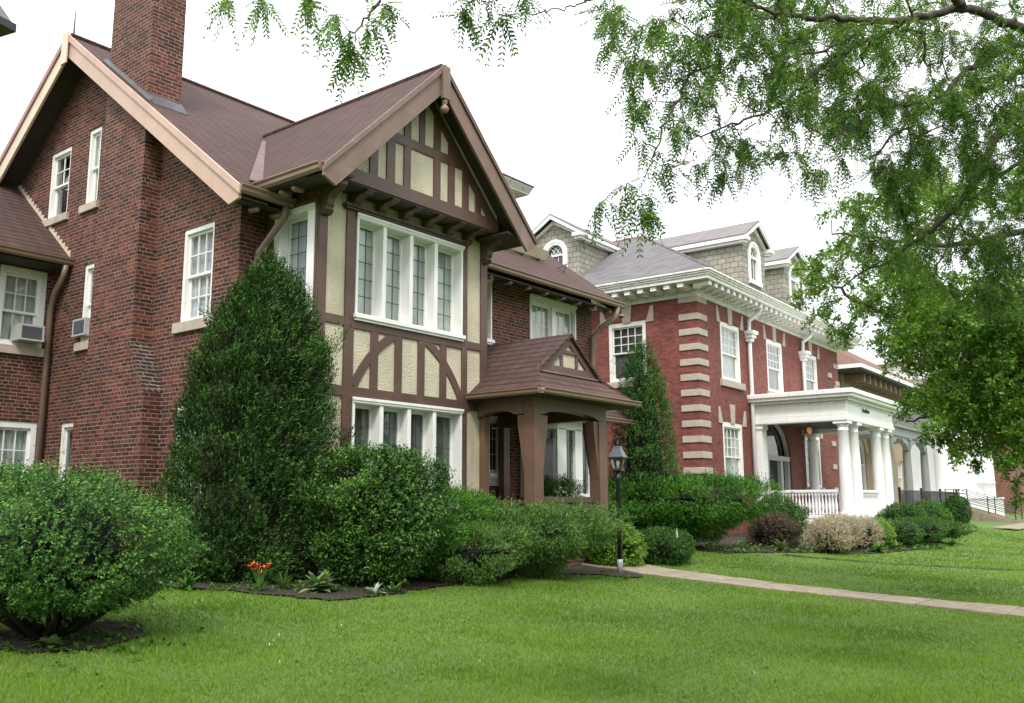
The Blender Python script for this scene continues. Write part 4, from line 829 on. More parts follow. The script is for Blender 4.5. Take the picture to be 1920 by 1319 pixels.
mb = MB(); mb.box(FY(10.9), 57.3, 75.2, 8.6, 9.6, -4, 0); mb.box(FY(10.6), 57, 75.5, 9.6, 9.9, -16, 0); mb.build('entablature', MT['white'], H4, bevel=.02)
for u in (59.5, 63.0, 66.6, 70.2, 73.8):
    mb = MB(); mb.box(FY(11.3), u - .65, u + .65, .1, 1.45, -1.3, .0); mb.box(FY(11.25), u - .7, u + .7, 1.35, 1.5, -1.4, 0); mb.build('pedestal', MT['white'], H4, bevel=.02)
    column(H4, u, 11.95, 1.5, 8.6, .48)
mb = MB(); mb.box(FY(11.4), 57.6, 75, .1, 1.2, -3.1, 0); mb.build('porch_floor', MT['white'], H4)
# stair with rails toward the street
mb = MB(); f = lambda a, t, d: (56.2 + d, a, t)
mb.prism(f, [(11.4, .1), (11.4, 1.25), (10.6, 1.25), (8.2, .5), (7.6, .42), (7.6, .1)], 0, .3); mb.prism(f, [(11.4, .1), (11.4, 1.25), (10.6, 1.25), (8.2, .5), (7.6, .42), (7.6, .1)], 2.2, 2.5)
for k in range(6): mb.box(FY(10.6 - k * .42), 56.5, 58.4, .1, 1.2 - k * .16, -.42, 0)
st = mb.build('front_steps', MT['concrete'], H4, bevel=.01)
mb = MB()
for uu in (56.35, 58.55):
    if uu > 57: mb.build('handrail', MT['black'], st); mb = MB()
    for k in range(4): mb.tube([(uu, 11.3, 2.15 - k * .2), (uu, 10.6, 2.15 - k * .2), (uu, 7.9, 1.35 - k * .2)], .02, 5)
    for vv, zt_ in ((11.3, 2.2), (10.6, 2.2), (9.2, 1.78), (7.9, 1.42)): mb.tube([(uu, vv, .5), (uu, vv, zt_)], .03, 5)
mb.build('handrail', MT['black'], st)
mb = MB(); mb.box(FY(9.5), 62, 63.6, .1, 1.6, -1.6, 0); mb.box(FY(9.45), 61.95, 63.65, 1.6, 1.72, -1.7, 0); pd = mb.build('entry_pier', MT['white_bl'], H4, bevel=.02)
UR = thing('stone_urn', 'white stone urn on the pier beside the handrailed steps at far right', 'urn', (62.8, 10.3, 1.73), local=True)
mb = MB(); mb.lathe((62.8, 10.3, 1.73), [(.3, 0), (.3, .06), (.12, .12), (.1, .25), (.35, .5), (.5, .75), (.58, .85), (.6, .9), (.5, .9)], 20); mb.build('bowl', MT['white_bl'], UR, smooth=True)
# far brick building
H5 = thing('brick_apartment', 'plain orange red brick block in the distance at the far right edge', 'building', (85, 12, .2), local=True)
mb = MB(); hs = [rect(88 + 5 * i, 89.6 + 5 * i, 1.5 + 3.2 * j, 3.3 + 3.2 * j) for i in range(8) for j in range(3)]
wall(mb, FY(12), [(85, 0), (130, 0), (130, 11), (85, 11)], hs, .2); wall(mb, FX(85), [(12, 0), (30, 0), (30, 11), (12, 11)]); mb.build('wall', MT['brick_far'], H5)
mb = MB(); mb.box(FY(11.9), 84.9, 130, 11, 11.5, -18, 0); mb.build('parapet', MT['stone'], H5)
for h in hs: x0, x1, z0, z1 = h[0][0], h[1][0], h[0][1], h[2][1]; mb = MB(); mb.box(FY(12), x0, x1, z0, z1, -.25, -.2); mb.box(FY(12), x0, x1, (z0 + z1) / 2 - .05, (z0 + z1) / 2 + .05, -.2, -.1); w = mb.build('window', MT['curtain_dk'], H5)

# ================================================================== lamps
def lantern(root, c, s, z0, brim, base, hgt, bulb=True, slope=.6, over=1.16):
    """four-sided tapering lantern; z0 = underside; brim/base half widths"""
    x, y = c; rot = R(14)
    def P(a, b, z): return (x + a * math.cos(rot) - b * math.sin(rot), y + a * math.sin(rot) + b * math.cos(rot), z)
    mb = MB(); z1 = z0 + hgt; t = .012 * s
    for i in range(4):
        sx, sy = ((1, 1), (-1, 1), (-1, -1), (1, -1))[i]; mb.tube([P(sx * base, sy * base, z0), P(sx * brim, sy * brim, z1)], t, 6)
    def sq(a, z): return [P(-a, -a, z), P(a, -a, z), P(a, a, z), P(-a, a, z)]
    mb.hexa(sq(base + t, z0 - .02 * s) + sq(base + t, z0 + .02 * s)); mb.hexa(sq(brim * over, z1 - .005 * s) + sq(brim * over, z1 + .015 * s))
    b = mb.build('frame', MT['black'], root, bevel=.002)
    mb = MB(); mb.hexa(sq(brim * (over - .06), z1 + .016 * s) + sq(brim * .52, z1 + hgt * slope)); mb.hexa(sq(brim * .56, z1 + hgt * slope + .001) + sq(brim * .5, z1 + hgt * slope + .03 * s))
    mb.build('cap', MT['lampcap'], root, bevel=.003)
    mb = MB(); zt_ = z1 + hgt * slope + .03 * s; mb.lathe((x, y, zt_), [(.03 * s, 0), (.012 * s, .02 * s), (.03 * s, .04 * s), (.012 * s, .06 * s), (.004 * s, .1 * s)], 10); mb.build('finial', MT['black'], root, smooth=True)
    mb = MB()
    lo, hi = sq(base * .97, z0 + .021 * s), sq(brim * .97, z1 - .006 * s)
    for i in range(4): j = (i + 1) % 4; mb.add([lo[i], lo[j], hi[j], hi[i]], [(0, 1, 2, 3)])
    mb.build('glass', MT['lampglass'], root)
    if bulb:
        mb = MB(); mb.lathe((x, y, z0 + .03 * s), [(.012 * s, 0), (.014 * s, .03 * s), (.03 * s, .07 * s), (.03 * s, .1 * s), (.01 * s, .13 * s)], 12); mb.build('bulb', MT['bulb'], root, smooth=True)
MT['lampcap'] = paint('aged_metal_cap', (.07, .075, .085), .3, .2, 5, .1)
MT['lampglass'] = glassmat('hazy_lamp_glass', (.75, .76, .74), 1.6)
M_, t_, b_ = nodes('bulb_glass'); b_.inputs['Base Color'].default_value = (.8, .78, .72, 1); b_.inputs['Emission Color'].default_value = (1, .93, .8, 1); b_.inputs['Emission Strength'].default_value = .25; MT['bulb'] = M_
lp = dep(1163, 1075, 15.0); gx = onG(1163, 1073)
LP = thing('post_lamp', 'black lantern lamp on a slim post standing in the lawn beside the walk', 'lamp', (gx[0], gx[1], gx[2]))
D_ = float(np.dot(gx - CAM, FW)); pxm = FPX / D_
H_ = lambda y: float(gx[2] + (1073 - y) / pxm * 1.008)
mb = MB(); mb.tube([(gx[0], gx[1], gx[2] - .1), (gx[0], gx[1], H_(905)), (gx[0], gx[1], H_(903)), (gx[0], gx[1], H_(896)), (gx[0], gx[1], H_(894)), (gx[0], gx[1], H_(885))], [.042, .038, .05, .05, .036, .04], 14); mb.build('post', MT['post'] if 'post' in MT else MT['black'], LP, smooth=True)
mb = MB(); mb.lathe((gx[0], gx[1], gx[2] - .05), [(.05, 0), (.05, .2), (.044, .26)], 14); mb.build('post_foot', MT['acgrey'], LP, smooth=True)
lantern(LP, (gx[0], gx[1]), 1.0, H_(884), .118, .074, H_(862) - H_(884), slope=.85)
# big lantern whose right edge enters the frame at the upper left
q = dep(-196, 330, 2.45)
SLP = thing('street_lantern', 'dark roofed street lantern cut off by the left edge of the frame', 'lamp', (q[0], q[1], float(G(q[0], q[1]))))
lantern(SLP, (q[0] + RI[0] * .014, q[1] + RI[1] * .014), 1.3, q[2] + .092, .118, .095, .37, bulb=False, slope=.6, over=1.44)
mb = MB(); mb.tube([(q[0], q[1], float(G(q[0], q[1])) - .1), (q[0], q[1], q[2] + .05)], [.05, .04], 14); mb.build('post', MT['black'], SLP, smooth=True)
# ================================================================== ground
rng = np.random.default_rng(7)
MT['turf'] = None
M, t, bs = nodes('turf')
nz1 = noise(t, 1.0, 5); nz2 = noise(t, 34, 6, .75); nz3 = noise(t, .35, 3)
c = ramp(t, nz2, [(.25, (.054, .104, .014)), (.5, (.084, .154, .018)), (.75, (.118, .200, .025))])
c = mix(t, ramp(t, nz1, [(.4, (0, 0, 0)), (.7, (.45, .45, .45))]), c, (.12, .18, .034)); c = mix(t, ramp(t, nz3, [(.4, (0, 0, 0)), (.65, (.4, .4, .4))]), c, (.035, .09, .017))
t.links.new(c, bs.inputs['Base Color']); bs.inputs['Roughness'].default_value = .9; bump(t, bs, nz2, .7, .03); MT['turf'] = M
# one sheet out to the horizon, finer near the camera
ax = sorted(set([-600, -300, -120, -60, -30] + list(np.arange(-12, 34, .5)) + [36, 40, 45, 50, 60, 70, 80, 100, 130, 180, 300, 700]))
ay = sorted(set([-600, -300, -120, -60, -30] + list(np.arange(-10, 16, .4)) + [18, 22, 30, 45, 60, 90, 150, 300, 700]))
XX, YY = np.meshgrid(ax, ay); ZZ = G(XX, YY) + .012 * np.sin(XX * 1.3 + YY * .7) * (np.abs(XX) < 30)
def gz(x, y): return G(x, y) + .012 * np.sin(np.asarray(x) * 1.3 + np.asarray(y) * .7) * (np.abs(x) < 30)
mb = MB(); nx, ny = len(ax), len(ay)
mb.add(list(zip(XX.ravel(), YY.ravel(), ZZ.ravel())), [(j * nx + i, j * nx + i + 1, (j + 1) * nx + i + 1, (j + 1) * nx + i) for j in range(ny - 1) for i in range(nx - 1)])
o = mb.build('lawn', MT['turf'], recalc=False, smooth=True); tag(o, kind='structure')
def inpoly(x, y, P):
    x = np.asarray(x); y = np.asarray(y); c = np.zeros(x.shape, bool); n = len(P)
    for i in range(n):
        x0, y0 = P[i][:2]; x1, y1 = P[(i + 1) % n][:2]
        k = ((y0 > y) != (y1 > y)) & (x < (x1 - x0) * (y - y0) / (y1 - y0 + 1e-12) + x0); c ^= k
    return c
def sheet(name, P, mat, lift, step=.18, kind='structure', jag=0, mound=0):
    P = [tuple(p[:2]) for p in P]
    if jag:
        Q = []
        for i in range(len(P)):
            a, b = np.array(P[i]), np.array(P[(i + 1) % len(P)]); n = max(1, int(np.linalg.norm(b - a) / .15))
            for k in range(n): Q.append(tuple(a + (b - a) * k / n + rng.normal(0, jag, 2)))
        P = Q
    xs = [p[0] for p in P]; ys = [p[1] for p in P]; bm = bmesh.new()
    gx_ = np.arange(min(xs), max(xs) + step, step); gy_ = np.arange(min(ys), max(ys) + step, step)
    tr = geometry.delaunay_2d_cdt([Vector(p) for p in P] + [Vector((a, b)) for a in gx_ for b in gy_ if inpoly(a, b, P)], [], [list(range(len(P)))], 1, 1e-4)
    mb = MB(); mb.add([(v.x, v.y, float(gz(v.x, v.y)) + lift) for v in tr[0]], [tuple(f) for f in tr[2]])
    o = mb.build(name, mat, smooth=True); return tag(o, kind=kind)
g_ = lambda x, y: tuple(onG(x, y)[:2])
BED = [g_(300, 1103), g_(400, 1108), g_(500, 1116), g_(620, 1128), g_(700, 1120), g_(760, 1110), g_(850, 1098), g_(950, 1088), g_(1060, 1078), g_(1100, 1080)]
BED2 = BED + [(13.6, 8.5), (13.6, 9.3), (12.3, 9.3), (12.3, 10.6), (8.6, 10.6), (8.1, 11.9), (8.1, 17.7), (4.0, 17.7), (4.5, 12.5)]
sheet('mulch_bed', BED2, MT['soil'], .022, jag=.045)
lc = np.array(g_(1165, 1078)); RINGP = [tuple(lc + np.array([math.cos(w) * .40 * (1 + .15 * math.sin(3 * w)), math.sin(w) * .32])) for w in np.linspace(0, 2 * math.pi, 18)[:-1]]
sheet('lamp_mulch', RINGP, MT['soil'], .024, jag=.02)
lb = (4.1, 8.25); RING2 = [(lb[0] + math.cos(w) * .66 * (1 + .14 * math.sin(2 * w + 1)), lb[1] + math.sin(w) * .6) for w in np.linspace(0, 2 * math.pi, 20)[:-1]]
sheet('bush_mulch', RING2, MT['soil'], .022, jag=.03)
B3 = [toW(p + (0,)) for p in ((19.3, 8.4), (21.5, 7.6), (24, 6.6), (28.8, 5.9), (29.5, 7.2), (29.5, 8.2), (36, 8.2), (36, 11.8), (25.6, 11.8), (25.6, 16), (19.3, 16))]
sheet('far_mulch_bed', B3, MT['soil'], .022, step=.6, jag=.05)
# walk: slabs with joints
far_e = [g_(1240, 1068), g_(1320, 1077), g_(1500, 1100), g_(1700, 1121), g_(1920, 1144)]
near_e = [g_(1205, 1077), g_(1320, 1090), g_(1500, 1113), g_(1700, 1136), g_(1920, 1161)]
def ext(e): a, b = np.array(e[-2]), np.array(e[-1]); return tuple(b + (b - a) * 2.2)
far_e = [(14.95, 9.3)] + far_e + [ext(far_e)]; near_e = [(13.7, 9.3)] + near_e + [ext(near_e)]
def along(e, u):
    L = [0]
    for a, b in zip(e, e[1:]): L.append(L[-1] + math.dist(a, b))
    s = u * L[-1]
    for i in range(len(L) - 1):
        if s <= L[i + 1] + 1e-9: k = (s - L[i]) / (L[i + 1] - L[i]); return tuple(e[i][j] + (e[i + 1][j] - e[i][j]) * k for j in (0, 1))
    return e[-1]
ns = 17; mb = MB()
for k in range(ns):
    u0, u1 = k / ns + .0004, (k + 1) / ns - .0004
    q = [along(near_e, u0), along(far_e, u0), along(far_e, u1), along(near_e, u1)]; tl = rng.normal(0, .004, 4)
    mb.hexa([(x, y, float(gz(x, y)) - .05) for x, y in q] + [(x, y, float(gz(x, y)) + .030 + tl[i]) for i, (x, y) in enumerate(q)])
o = mb.build('front_walk', MT['concrete'], bevel=.008); tag(o, kind='structure')
sheet('walk_joint', near_e + far_e[::-1], MT['soil'], .012, step=.5)
WALKP = near_e + far_e[::-1]
ed = [(20.1, 8.3), (21.4, 6), (22.6, 3.6), (23.6, 1.0), (23.75, 1.0), (22.78, 3.6), (21.58, 6), (20.3, 8.3)]; sheet('lawn_edging', ed, MT['soil'], .02, step=.3, jag=.02)
mb = MB(); q = [(46, 6.4), (58, 6.4), (58, 7.5), (46, 7.5)]; mb.hexa([(*toW((a, b, 0))[:2], .30) for a, b in q] + [(*toW((a, b, 0))[:2], float(G(*toW((a, b, 0))[:2])) + .05) for a, b in q]); tag(mb.build('far_walk', MT['concrete']), kind='structure')

# ================================================================== foliage tools (numpy)
LM = {}
def npmesh(name, V, faces_n, mats, midx, parent=None, off=(0, 0, 0), smooth=False):
    V = V - np.array(off); nf = len(V) // faces_n; me = bpy.data.meshes.new(name)
    me.vertices.add(len(V)); me.vertices.foreach_set('co', V.astype(np.float32).ravel())
    me.loops.add(len(V)); me.loops.foreach_set('vertex_index', np.arange(len(V), dtype=np.int32))
    me.polygons.add(nf); me.polygons.foreach_set('loop_start', np.arange(0, len(V), faces_n, dtype=np.int32)); me.polygons.foreach_set('loop_total', np.full(nf, faces_n, np.int32))
    for m_ in mats: me.materials.append(m_)
    if midx is not None: me.polygons.foreach_set('material_index', midx.astype(np.int32))
    me.update(calc_edges=True); me.validate()
    o = bpy.data.objects.new(name, me); COL.objects.link(o)
    if parent: o.parent = parent; OFF[o.name] = off
    return o
def unit(a): return a / (np.linalg.norm(a, axis=-1, keepdims=True) + 1e-9)
def leaves(P, D, Nn, L, Wd, fold=.0):
    """one rhombic leaf per row: base P, axis D, face normal Nn"""
    S = unit(np.cross(D, Nn)); Nn = unit(np.cross(S, D)); L = L[:, None]; Wd = Wd[:, None]
    a = P; b = P + D * L * .45 + S * Wd * .5 + Nn * fold * Wd; c = P + D * L - Nn * L * .08; d = P + D * L * .45 - S * Wd * .5 + Nn * fold * Wd
    return np.stack([a, b, c, d], 1).reshape(-1, 3)
def sprigs(P, O, k, ll, lw, spread, tw, r):
    """k leaves on each short shoot growing from P in direction O"""
    n = len(P); P = np.repeat(P, k, 0); O = np.repeat(O, k, 0); s = np.tile(np.linspace(0, 1, k), n)[:, None]
    rd = unit(r.normal(size=(n * k, 3))); side = unit(np.cross(O, rd))
    D = unit(O * (1 - spread) + side * spread + r.normal(0, .15, (n * k, 3))); Nn = unit(O * .6 + rd * .6 + np.array([0, 0, .5]))
    L = ll * r.uniform(.6, 1.25, n * k); return leaves(P + O * s * tw, D, Nn, L, L * lw, .12)
def shape_pts(n, prof, c, r0, ex, ey, H, r, lump, nl, shell=.25, rot=0, lumpw=14, lean=(0, 0)):
    """random points in the outer shell of a lumpy body of revolution; prof: (t, radius) pairs"""
    tt = np.array([p[0] for p in prof]); rr = np.array([p[1] for p in prof])
    T = np.linspace(0, 1, 200); Rr = np.interp(T, tt, rr); w = Rr + .12 + np.abs(np.gradient(Rr, T)) * .5 * Rr; cdf = np.cumsum(w); cdf /= cdf[-1]
    t = np.interp(r.random(n), cdf, T); th = r.random(n) * 2 * np.pi
    lt = r.random(nl); lth = r.random(nl) * 2 * np.pi; la = r.normal(0, 1, nl)
    def lumps(t, th):
        u = np.stack([np.cos(th), np.sin(th), (t - .5) * 2 * H / (r0 * 2)], -1); b = np.stack([np.cos(lth), np.sin(lth), (lt - .5) * 2 * H / (r0 * 2)], -1); out = np.zeros(len(t))
        for i in range(nl): out += la[i] * np.exp(-((u - b[i]) ** 2).sum(-1) * lumpw)
        return out
    q = 1 - shell * r.random(n) ** 1.6; f = 1 + lump * lumps(t, th)
    rad = np.interp(t, tt, rr) * q * f; slope = np.interp(t, T, -np.gradient(Rr, T))
    x, y = rad * np.cos(th) * ex * r0, rad * np.sin(th) * ey * r0; z = t * H * (1 + .25 * lump * lumps(t, th * 0 + th)) - (1 - q) * .2 * H * (slope > 1)
    nrm = unit(np.stack([np.cos(th), np.sin(th), np.clip(slope * r0 / H, -1, 4)], -1))
    cr, sr = math.cos(rot), math.sin(rot); X = x * cr - y * sr; Y = x * sr + y * cr; nx_ = nrm[:, 0] * cr - nrm[:, 1] * sr; ny_ = nrm[:, 0] * sr + nrm[:, 1] * cr
    P = np.stack([c[0] + X + lean[0] * t, c[1] + Y + lean[1] * t, c[2] + z], -1); return P, np.stack([nx_, ny_, nrm[:, 2]], -1), lumps
def shrub(name, label, cat, c, r0, z0, z1, prof, n, leaf, mat, ex=1, ey=1, rot=0, k=7, lw=.5, spread=.65, tw=.09, up=.35, lump=.17, nl=60, shell=.34, seed=1, core=.7, group=None, lumpw=24, stray=.02, stems=0, corer=None, lean=(0, 0)):
    r = np.random.default_rng(seed); base = (c[0], c[1], float(gz(c[0], c[1]))); H = z1 - z0
    root = thing(name, label, cat, base, group=group)
    P, O, lf = shape_pts(int(n * 1.35), prof, (c[0], c[1], z0), r0, ex, ey, H, r, lump, nl, shell, rot, lumpw, lean)
    lv = lf(np.clip((P[:, 2] - z0) / H, 0, 1), np.arctan2(O[:, 1], O[:, 0]) - rot); kp = r.random(len(P)) < np.clip(.72 + lv * .5, .12, 1); P, O = P[kp][:n], O[kp][:n]; n = len(P)
    O = unit(O + np.array([0, 0, up]) + r.normal(0, .28, P.shape)); s_ = r.random(n) < stray; P[s_] += O[s_] * r.uniform(.03, .14, (s_.sum(), 1)) * r0
    V = sprigs(P, O, k, leaf, lw, spread, tw, r)
    ti = np.where(P[:, 2] > z0 + H * .45)[0]; ti = r.choice(ti, min(len(ti), max(30, n // 110)), replace=False)
    V = np.concatenate([V, sprigs(P[ti], unit(O[ti] + np.array([0, 0, .8])), 12, leaf * .8, lw, spread, .16 + .16 * r0 * .5, r)])
    npmesh('foliage', V, 4, [LM[mat]], None, root, base)
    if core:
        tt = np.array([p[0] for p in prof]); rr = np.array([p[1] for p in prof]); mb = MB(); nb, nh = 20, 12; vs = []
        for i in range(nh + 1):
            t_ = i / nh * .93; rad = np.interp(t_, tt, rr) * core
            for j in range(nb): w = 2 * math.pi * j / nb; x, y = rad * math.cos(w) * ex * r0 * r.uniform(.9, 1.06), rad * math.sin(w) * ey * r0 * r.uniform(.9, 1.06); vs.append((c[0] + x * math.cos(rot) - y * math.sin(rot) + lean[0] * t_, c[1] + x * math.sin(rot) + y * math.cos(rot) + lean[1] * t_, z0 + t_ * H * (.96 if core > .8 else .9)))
        mb.add(vs, [(i * nb + j, i * nb + (j + 1) % nb, (i + 1) * nb + (j + 1) % nb, (i + 1) * nb + j) for i in range(nh) for j in range(nb)] + [tuple(range(nb))[::-1], tuple(range(nh * nb, (nh + 1) * nb))]); mb.build('shade_core', MT['core'], root)  # near-black core stands in for the shade between the leaves
    if stems:
        mb = MB()
        for i in range(stems):
            w = r.random() * 2 * math.pi; q = r.uniform(.25, .95); p0 = np.array([c[0] + math.cos(w) * .12 * r.random(), c[1] + math.sin(w) * .12 * r.random(), base[2] - .03])
            p2 = np.array([c[0] + math.cos(w) * q * r0 * ex, c[1] + math.sin(w) * q * r0 * ey, z0 + H * r.uniform(.25, .6)]); p1 = (p0 + p2) / 2 + np.array([math.cos(w) * .05, math.sin(w) * .05, r.uniform(-.12, .06)]) + r.normal(0, .03, 3)
            mb.tube([p0, (p0 + p1) / 2 + r.normal(0, .015, 3), p1, (p1 + p2) / 2 + r.normal(0, .02, 3), p2], [.02, .017, .013, .009, .004], 6)
        mb.build('stems', MT['twig'], root, smooth=True)
    else:
        mb = MB(); mb.tube([(c[0], c[1], base[2] - .05), (c[0], c[1], z0 + H * .5)], [.06, .02], 8); mb.build('stem', MT['twig'], root, smooth=True)
    return root
LM['bush'] = leafmat('bush_leaves', [(.008, .030, .008), (.026, .080, .018), (.060, .155, .030), (.15, .30, .05)], .14, .55, 2.5)
LM['arbor'] = leafmat('arborvitae_sprays', [(.006, .022, .007), (.018, .058, .012), (.040, .115, .020), (.10, .21, .034)], .10, .6, 2.2, patches=((.045, .07, .022), 2.3))
LM['big'] = leafmat('broadleaf_shrub', [(.006, .024, .007), (.020, .064, .013), (.052, .132, .024), (.14, .26, .040)], .14, .55, 2.5)
LM['juniper'] = leafmat('juniper_tips', [(.014, .048, .012), (.046, .118, .025), (.100, .198, .042), (.18, .29, .070)], .10, .65, 3)
LM['yew'] = leafmat('yew_needles', [(.006, .028, .005), (.022, .090, .010), (.055, .175, .018), (.12, .28, .028)], .10, .6, 1.8)
LM['lime'] = leafmat('yellow_green_leaves', [(.045, .12, .015), (.11, .23, .028), (.22, .35, .05)], .3, .45, 3)
LM['column'] = leafmat('columnar_evergreen', [(.006, .024, .006), (.018, .070, .011), (.040, .125, .018), (.08, .19, .028)], .10, .6, 1.6)
LM['plum'] = leafmat('reddish_leaves', [(.05, .03, .025), (.10, .05, .045), (.09, .10, .04)], .3, .5, 3)
LM['bloom'] = leafmat('faded_pink_bloom', [(.28, .22, .13), (.40, .30, .24), (.20, .26, .09), (.45, .36, .30)], .3, .7, 3)
LM['hedge'] = leafmat('clipped_hedge', [(.008, .032, .006), (.030, .095, .013), (.08, .19, .026)], .3, .45, 2)
DOME = [(0, .75), (.15, .93), (.4, 1), (.65, .93), (.82, .72), (.93, .45), (1, .08)]
FLAT = [(0, .62), (.2, .85), (.5, 1), (.75, .96), (.9, .75), (1, .25)]
SPREADP = [(0, .26), (.25, .42), (.48, .80), (.66, 1), (.80, .97), (.90, .78), (.97, .45), (1, .15)]
# --- left bush with bare stems below
RV = R(-51.67)                                       # long axis of a shrub across the view from the walk
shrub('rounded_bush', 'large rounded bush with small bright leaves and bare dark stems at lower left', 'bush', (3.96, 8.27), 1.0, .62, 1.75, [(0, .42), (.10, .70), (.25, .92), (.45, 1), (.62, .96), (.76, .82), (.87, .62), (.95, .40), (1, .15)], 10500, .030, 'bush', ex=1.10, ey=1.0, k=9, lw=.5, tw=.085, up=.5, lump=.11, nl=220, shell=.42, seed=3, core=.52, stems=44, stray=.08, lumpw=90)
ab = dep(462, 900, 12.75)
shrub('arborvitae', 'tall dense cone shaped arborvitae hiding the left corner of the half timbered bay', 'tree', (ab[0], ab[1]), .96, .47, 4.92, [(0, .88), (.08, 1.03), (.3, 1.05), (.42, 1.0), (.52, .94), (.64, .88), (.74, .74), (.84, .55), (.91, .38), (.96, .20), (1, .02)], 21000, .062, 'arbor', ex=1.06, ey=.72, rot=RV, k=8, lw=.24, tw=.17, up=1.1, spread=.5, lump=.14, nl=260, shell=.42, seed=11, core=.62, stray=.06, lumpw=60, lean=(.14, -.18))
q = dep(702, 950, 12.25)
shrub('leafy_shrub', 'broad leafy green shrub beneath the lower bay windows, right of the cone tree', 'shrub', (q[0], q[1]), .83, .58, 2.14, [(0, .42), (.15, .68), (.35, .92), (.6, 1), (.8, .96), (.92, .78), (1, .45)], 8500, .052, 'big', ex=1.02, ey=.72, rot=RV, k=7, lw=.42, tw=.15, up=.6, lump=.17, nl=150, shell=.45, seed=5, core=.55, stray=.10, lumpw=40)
def jun(nm, lab, c, r0, z0, z1, n, mat='juniper', ex=1, ey=.8, seed=1, prof=SPREADP, leaf=.05, **kw):
    kw = {**dict(k=9, lw=.2, spread=.42, tw=.15, up=.25, lump=.20, nl=90, shell=.36, core=.64, stray=.05, lumpw=32), **kw}
    return shrub(nm, lab, 'shrub', c, r0, z0, z1, prof, n, leaf, mat, ex=ex, ey=ey, seed=seed, **kw)
jun('yew_shrub', 'bright green low yew behind the grey green junipers, left of the porch', (10.2, 9.6), .95, .60, 1.58, 6000, 'yew', seed=21, ex=1.1, leaf=.045)
jun('juniper', 'largest grey green spreading juniper in front of the brown porch railing', (11.3, 8.80), 1.12, .42, 1.34, 9500, seed=22, ex=1.15, ey=.62, rot=RV, up=.15)
jun('juniper', 'smaller low juniper reaching toward the lawn beside the hostas', (9.95, 8.72), .84, .44, 1.06, 5600, seed=23, ex=1.15, ey=.6, rot=RV, up=.15)
jun('juniper', 'shaded dark juniper between the leafy shrub and the low juniper', (9.5, 9.2), .62, .55, 1.30, 3000, seed=24, mat='yew', ex=1.1, ey=.7, rot=RV)
shrub('lime_shrub', 'yellow green leafy low shrub right behind the lamp post', 'shrub', (14.3, 8.95), .54, .42, 1.10, DOME, 2300, .05, 'lime', k=7, lw=.55, tw=.07, up=.5, lump=.12, seed=31, core=.7, ex=1.1, ey=.8)
shrub('green_shrub', 'low dark green clipped shrub right of the lime shrub beside the walk', 'shrub', (15.55, 8.75), .66, .42, .98, DOME, 2600, .04, 'hedge', k=7, lw=.45, tw=.07, up=.5, lump=.12, seed=32, core=.75, ex=1.1, ey=.8)
yw = dep(1290, 960, 21.0)
jun('spreading_yew', 'wide dark green spreading yew in front of the red brick corner', (yw[0], yw[1]), 1.75, .68, 1.98, 8500, 'yew', seed=25, ex=1.15, ey=.7, leaf=.07, tw=.16, rot=-.9)
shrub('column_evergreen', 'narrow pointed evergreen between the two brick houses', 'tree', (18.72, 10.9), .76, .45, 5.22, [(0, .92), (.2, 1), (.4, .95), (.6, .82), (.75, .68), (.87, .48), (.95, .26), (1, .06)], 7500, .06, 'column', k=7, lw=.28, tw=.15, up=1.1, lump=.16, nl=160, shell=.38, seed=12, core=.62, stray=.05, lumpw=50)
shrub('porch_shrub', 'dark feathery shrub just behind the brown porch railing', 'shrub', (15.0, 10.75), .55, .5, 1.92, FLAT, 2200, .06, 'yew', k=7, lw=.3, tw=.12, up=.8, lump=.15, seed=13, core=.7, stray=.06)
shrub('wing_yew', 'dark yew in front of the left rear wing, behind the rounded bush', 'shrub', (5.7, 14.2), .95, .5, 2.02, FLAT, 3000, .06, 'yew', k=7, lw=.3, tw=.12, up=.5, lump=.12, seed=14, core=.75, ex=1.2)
def loc(u, v): return toW((u, v, 0))[:2]
shrub('small_shrub', 'small green shrub in front of the left end of the white porch balustrade', 'shrub', loc(26.6, 9.9), .75, .42, 1.62, DOME, 2000, .06, 'hedge', lw=.4, tw=.1, seed=41, core=.75, ex=1.2)
shrub('plum_shrub', 'dull reddish purple shrub between the wide yew and the flower bed', 'shrub', loc(22.6, 8.6), .62, .42, 1.18, DOME, 1700, .05, 'plum', lw=.5, tw=.1, seed=42, core=.7)
k_ = 0
for u, v, r_, z_, mt, lab in ((22.6, 7.2, .45, .98, 'bloom', 'pale pink blooming clump next to the plum coloured shrub'), (23.9, 7.4, .55, 1.08, 'bloom', 'largest pale pink blooming clump in the middle of the flower bed'), (25.2, 7.2, .5, .98, 'bloom', 'faded pink blooming clump toward the hedge end of the flower bed'), (26.3, 7.1, .42, .92, 'lime', 'yellowish flowering clump touching the clipped hedge')):
    shrub('flower_clump', lab, 'flowers', loc(u, v), r_, .40, z_, DOME, 1300, .04, mt, lw=.6, tw=.14, up=.9, seed=50 + k_, core=.6, group='flower clumps in the far bed', ex=1.2, stray=.15); k_ += 1
for u, v, r_, z_, e_, lab in ((27.6, 6.9, .66, .92, 1.5, 'low clipped hedge shrub at the left end of the dark hedge row'), (29.3, 6.75, .74, .98, 1.6, 'low clipped hedge shrub in the middle of the dark hedge row'), (31.4, 6.6, .7, .84, 1.5, 'low clipped hedge shrub at the right end of the dark hedge row')):
    shrub('hedge_shrub', lab, 'shrub', loc(u, v), r_, .40, z_, FLAT, 1700, .05, 'hedge', lw=.45, tw=.08, seed=60 + k_, core=.8, group='clipped hedge row', ex=e_); k_ += 1
shrub('boxwood', 'bright green rounded boxwood beside the front porch columns', 'shrub', loc(32.0, 7.8), .72, .45, 1.4, DOME, 1800, .05, 'hedge', lw=.5, tw=.08, seed=71, core=.8, ex=1.15)
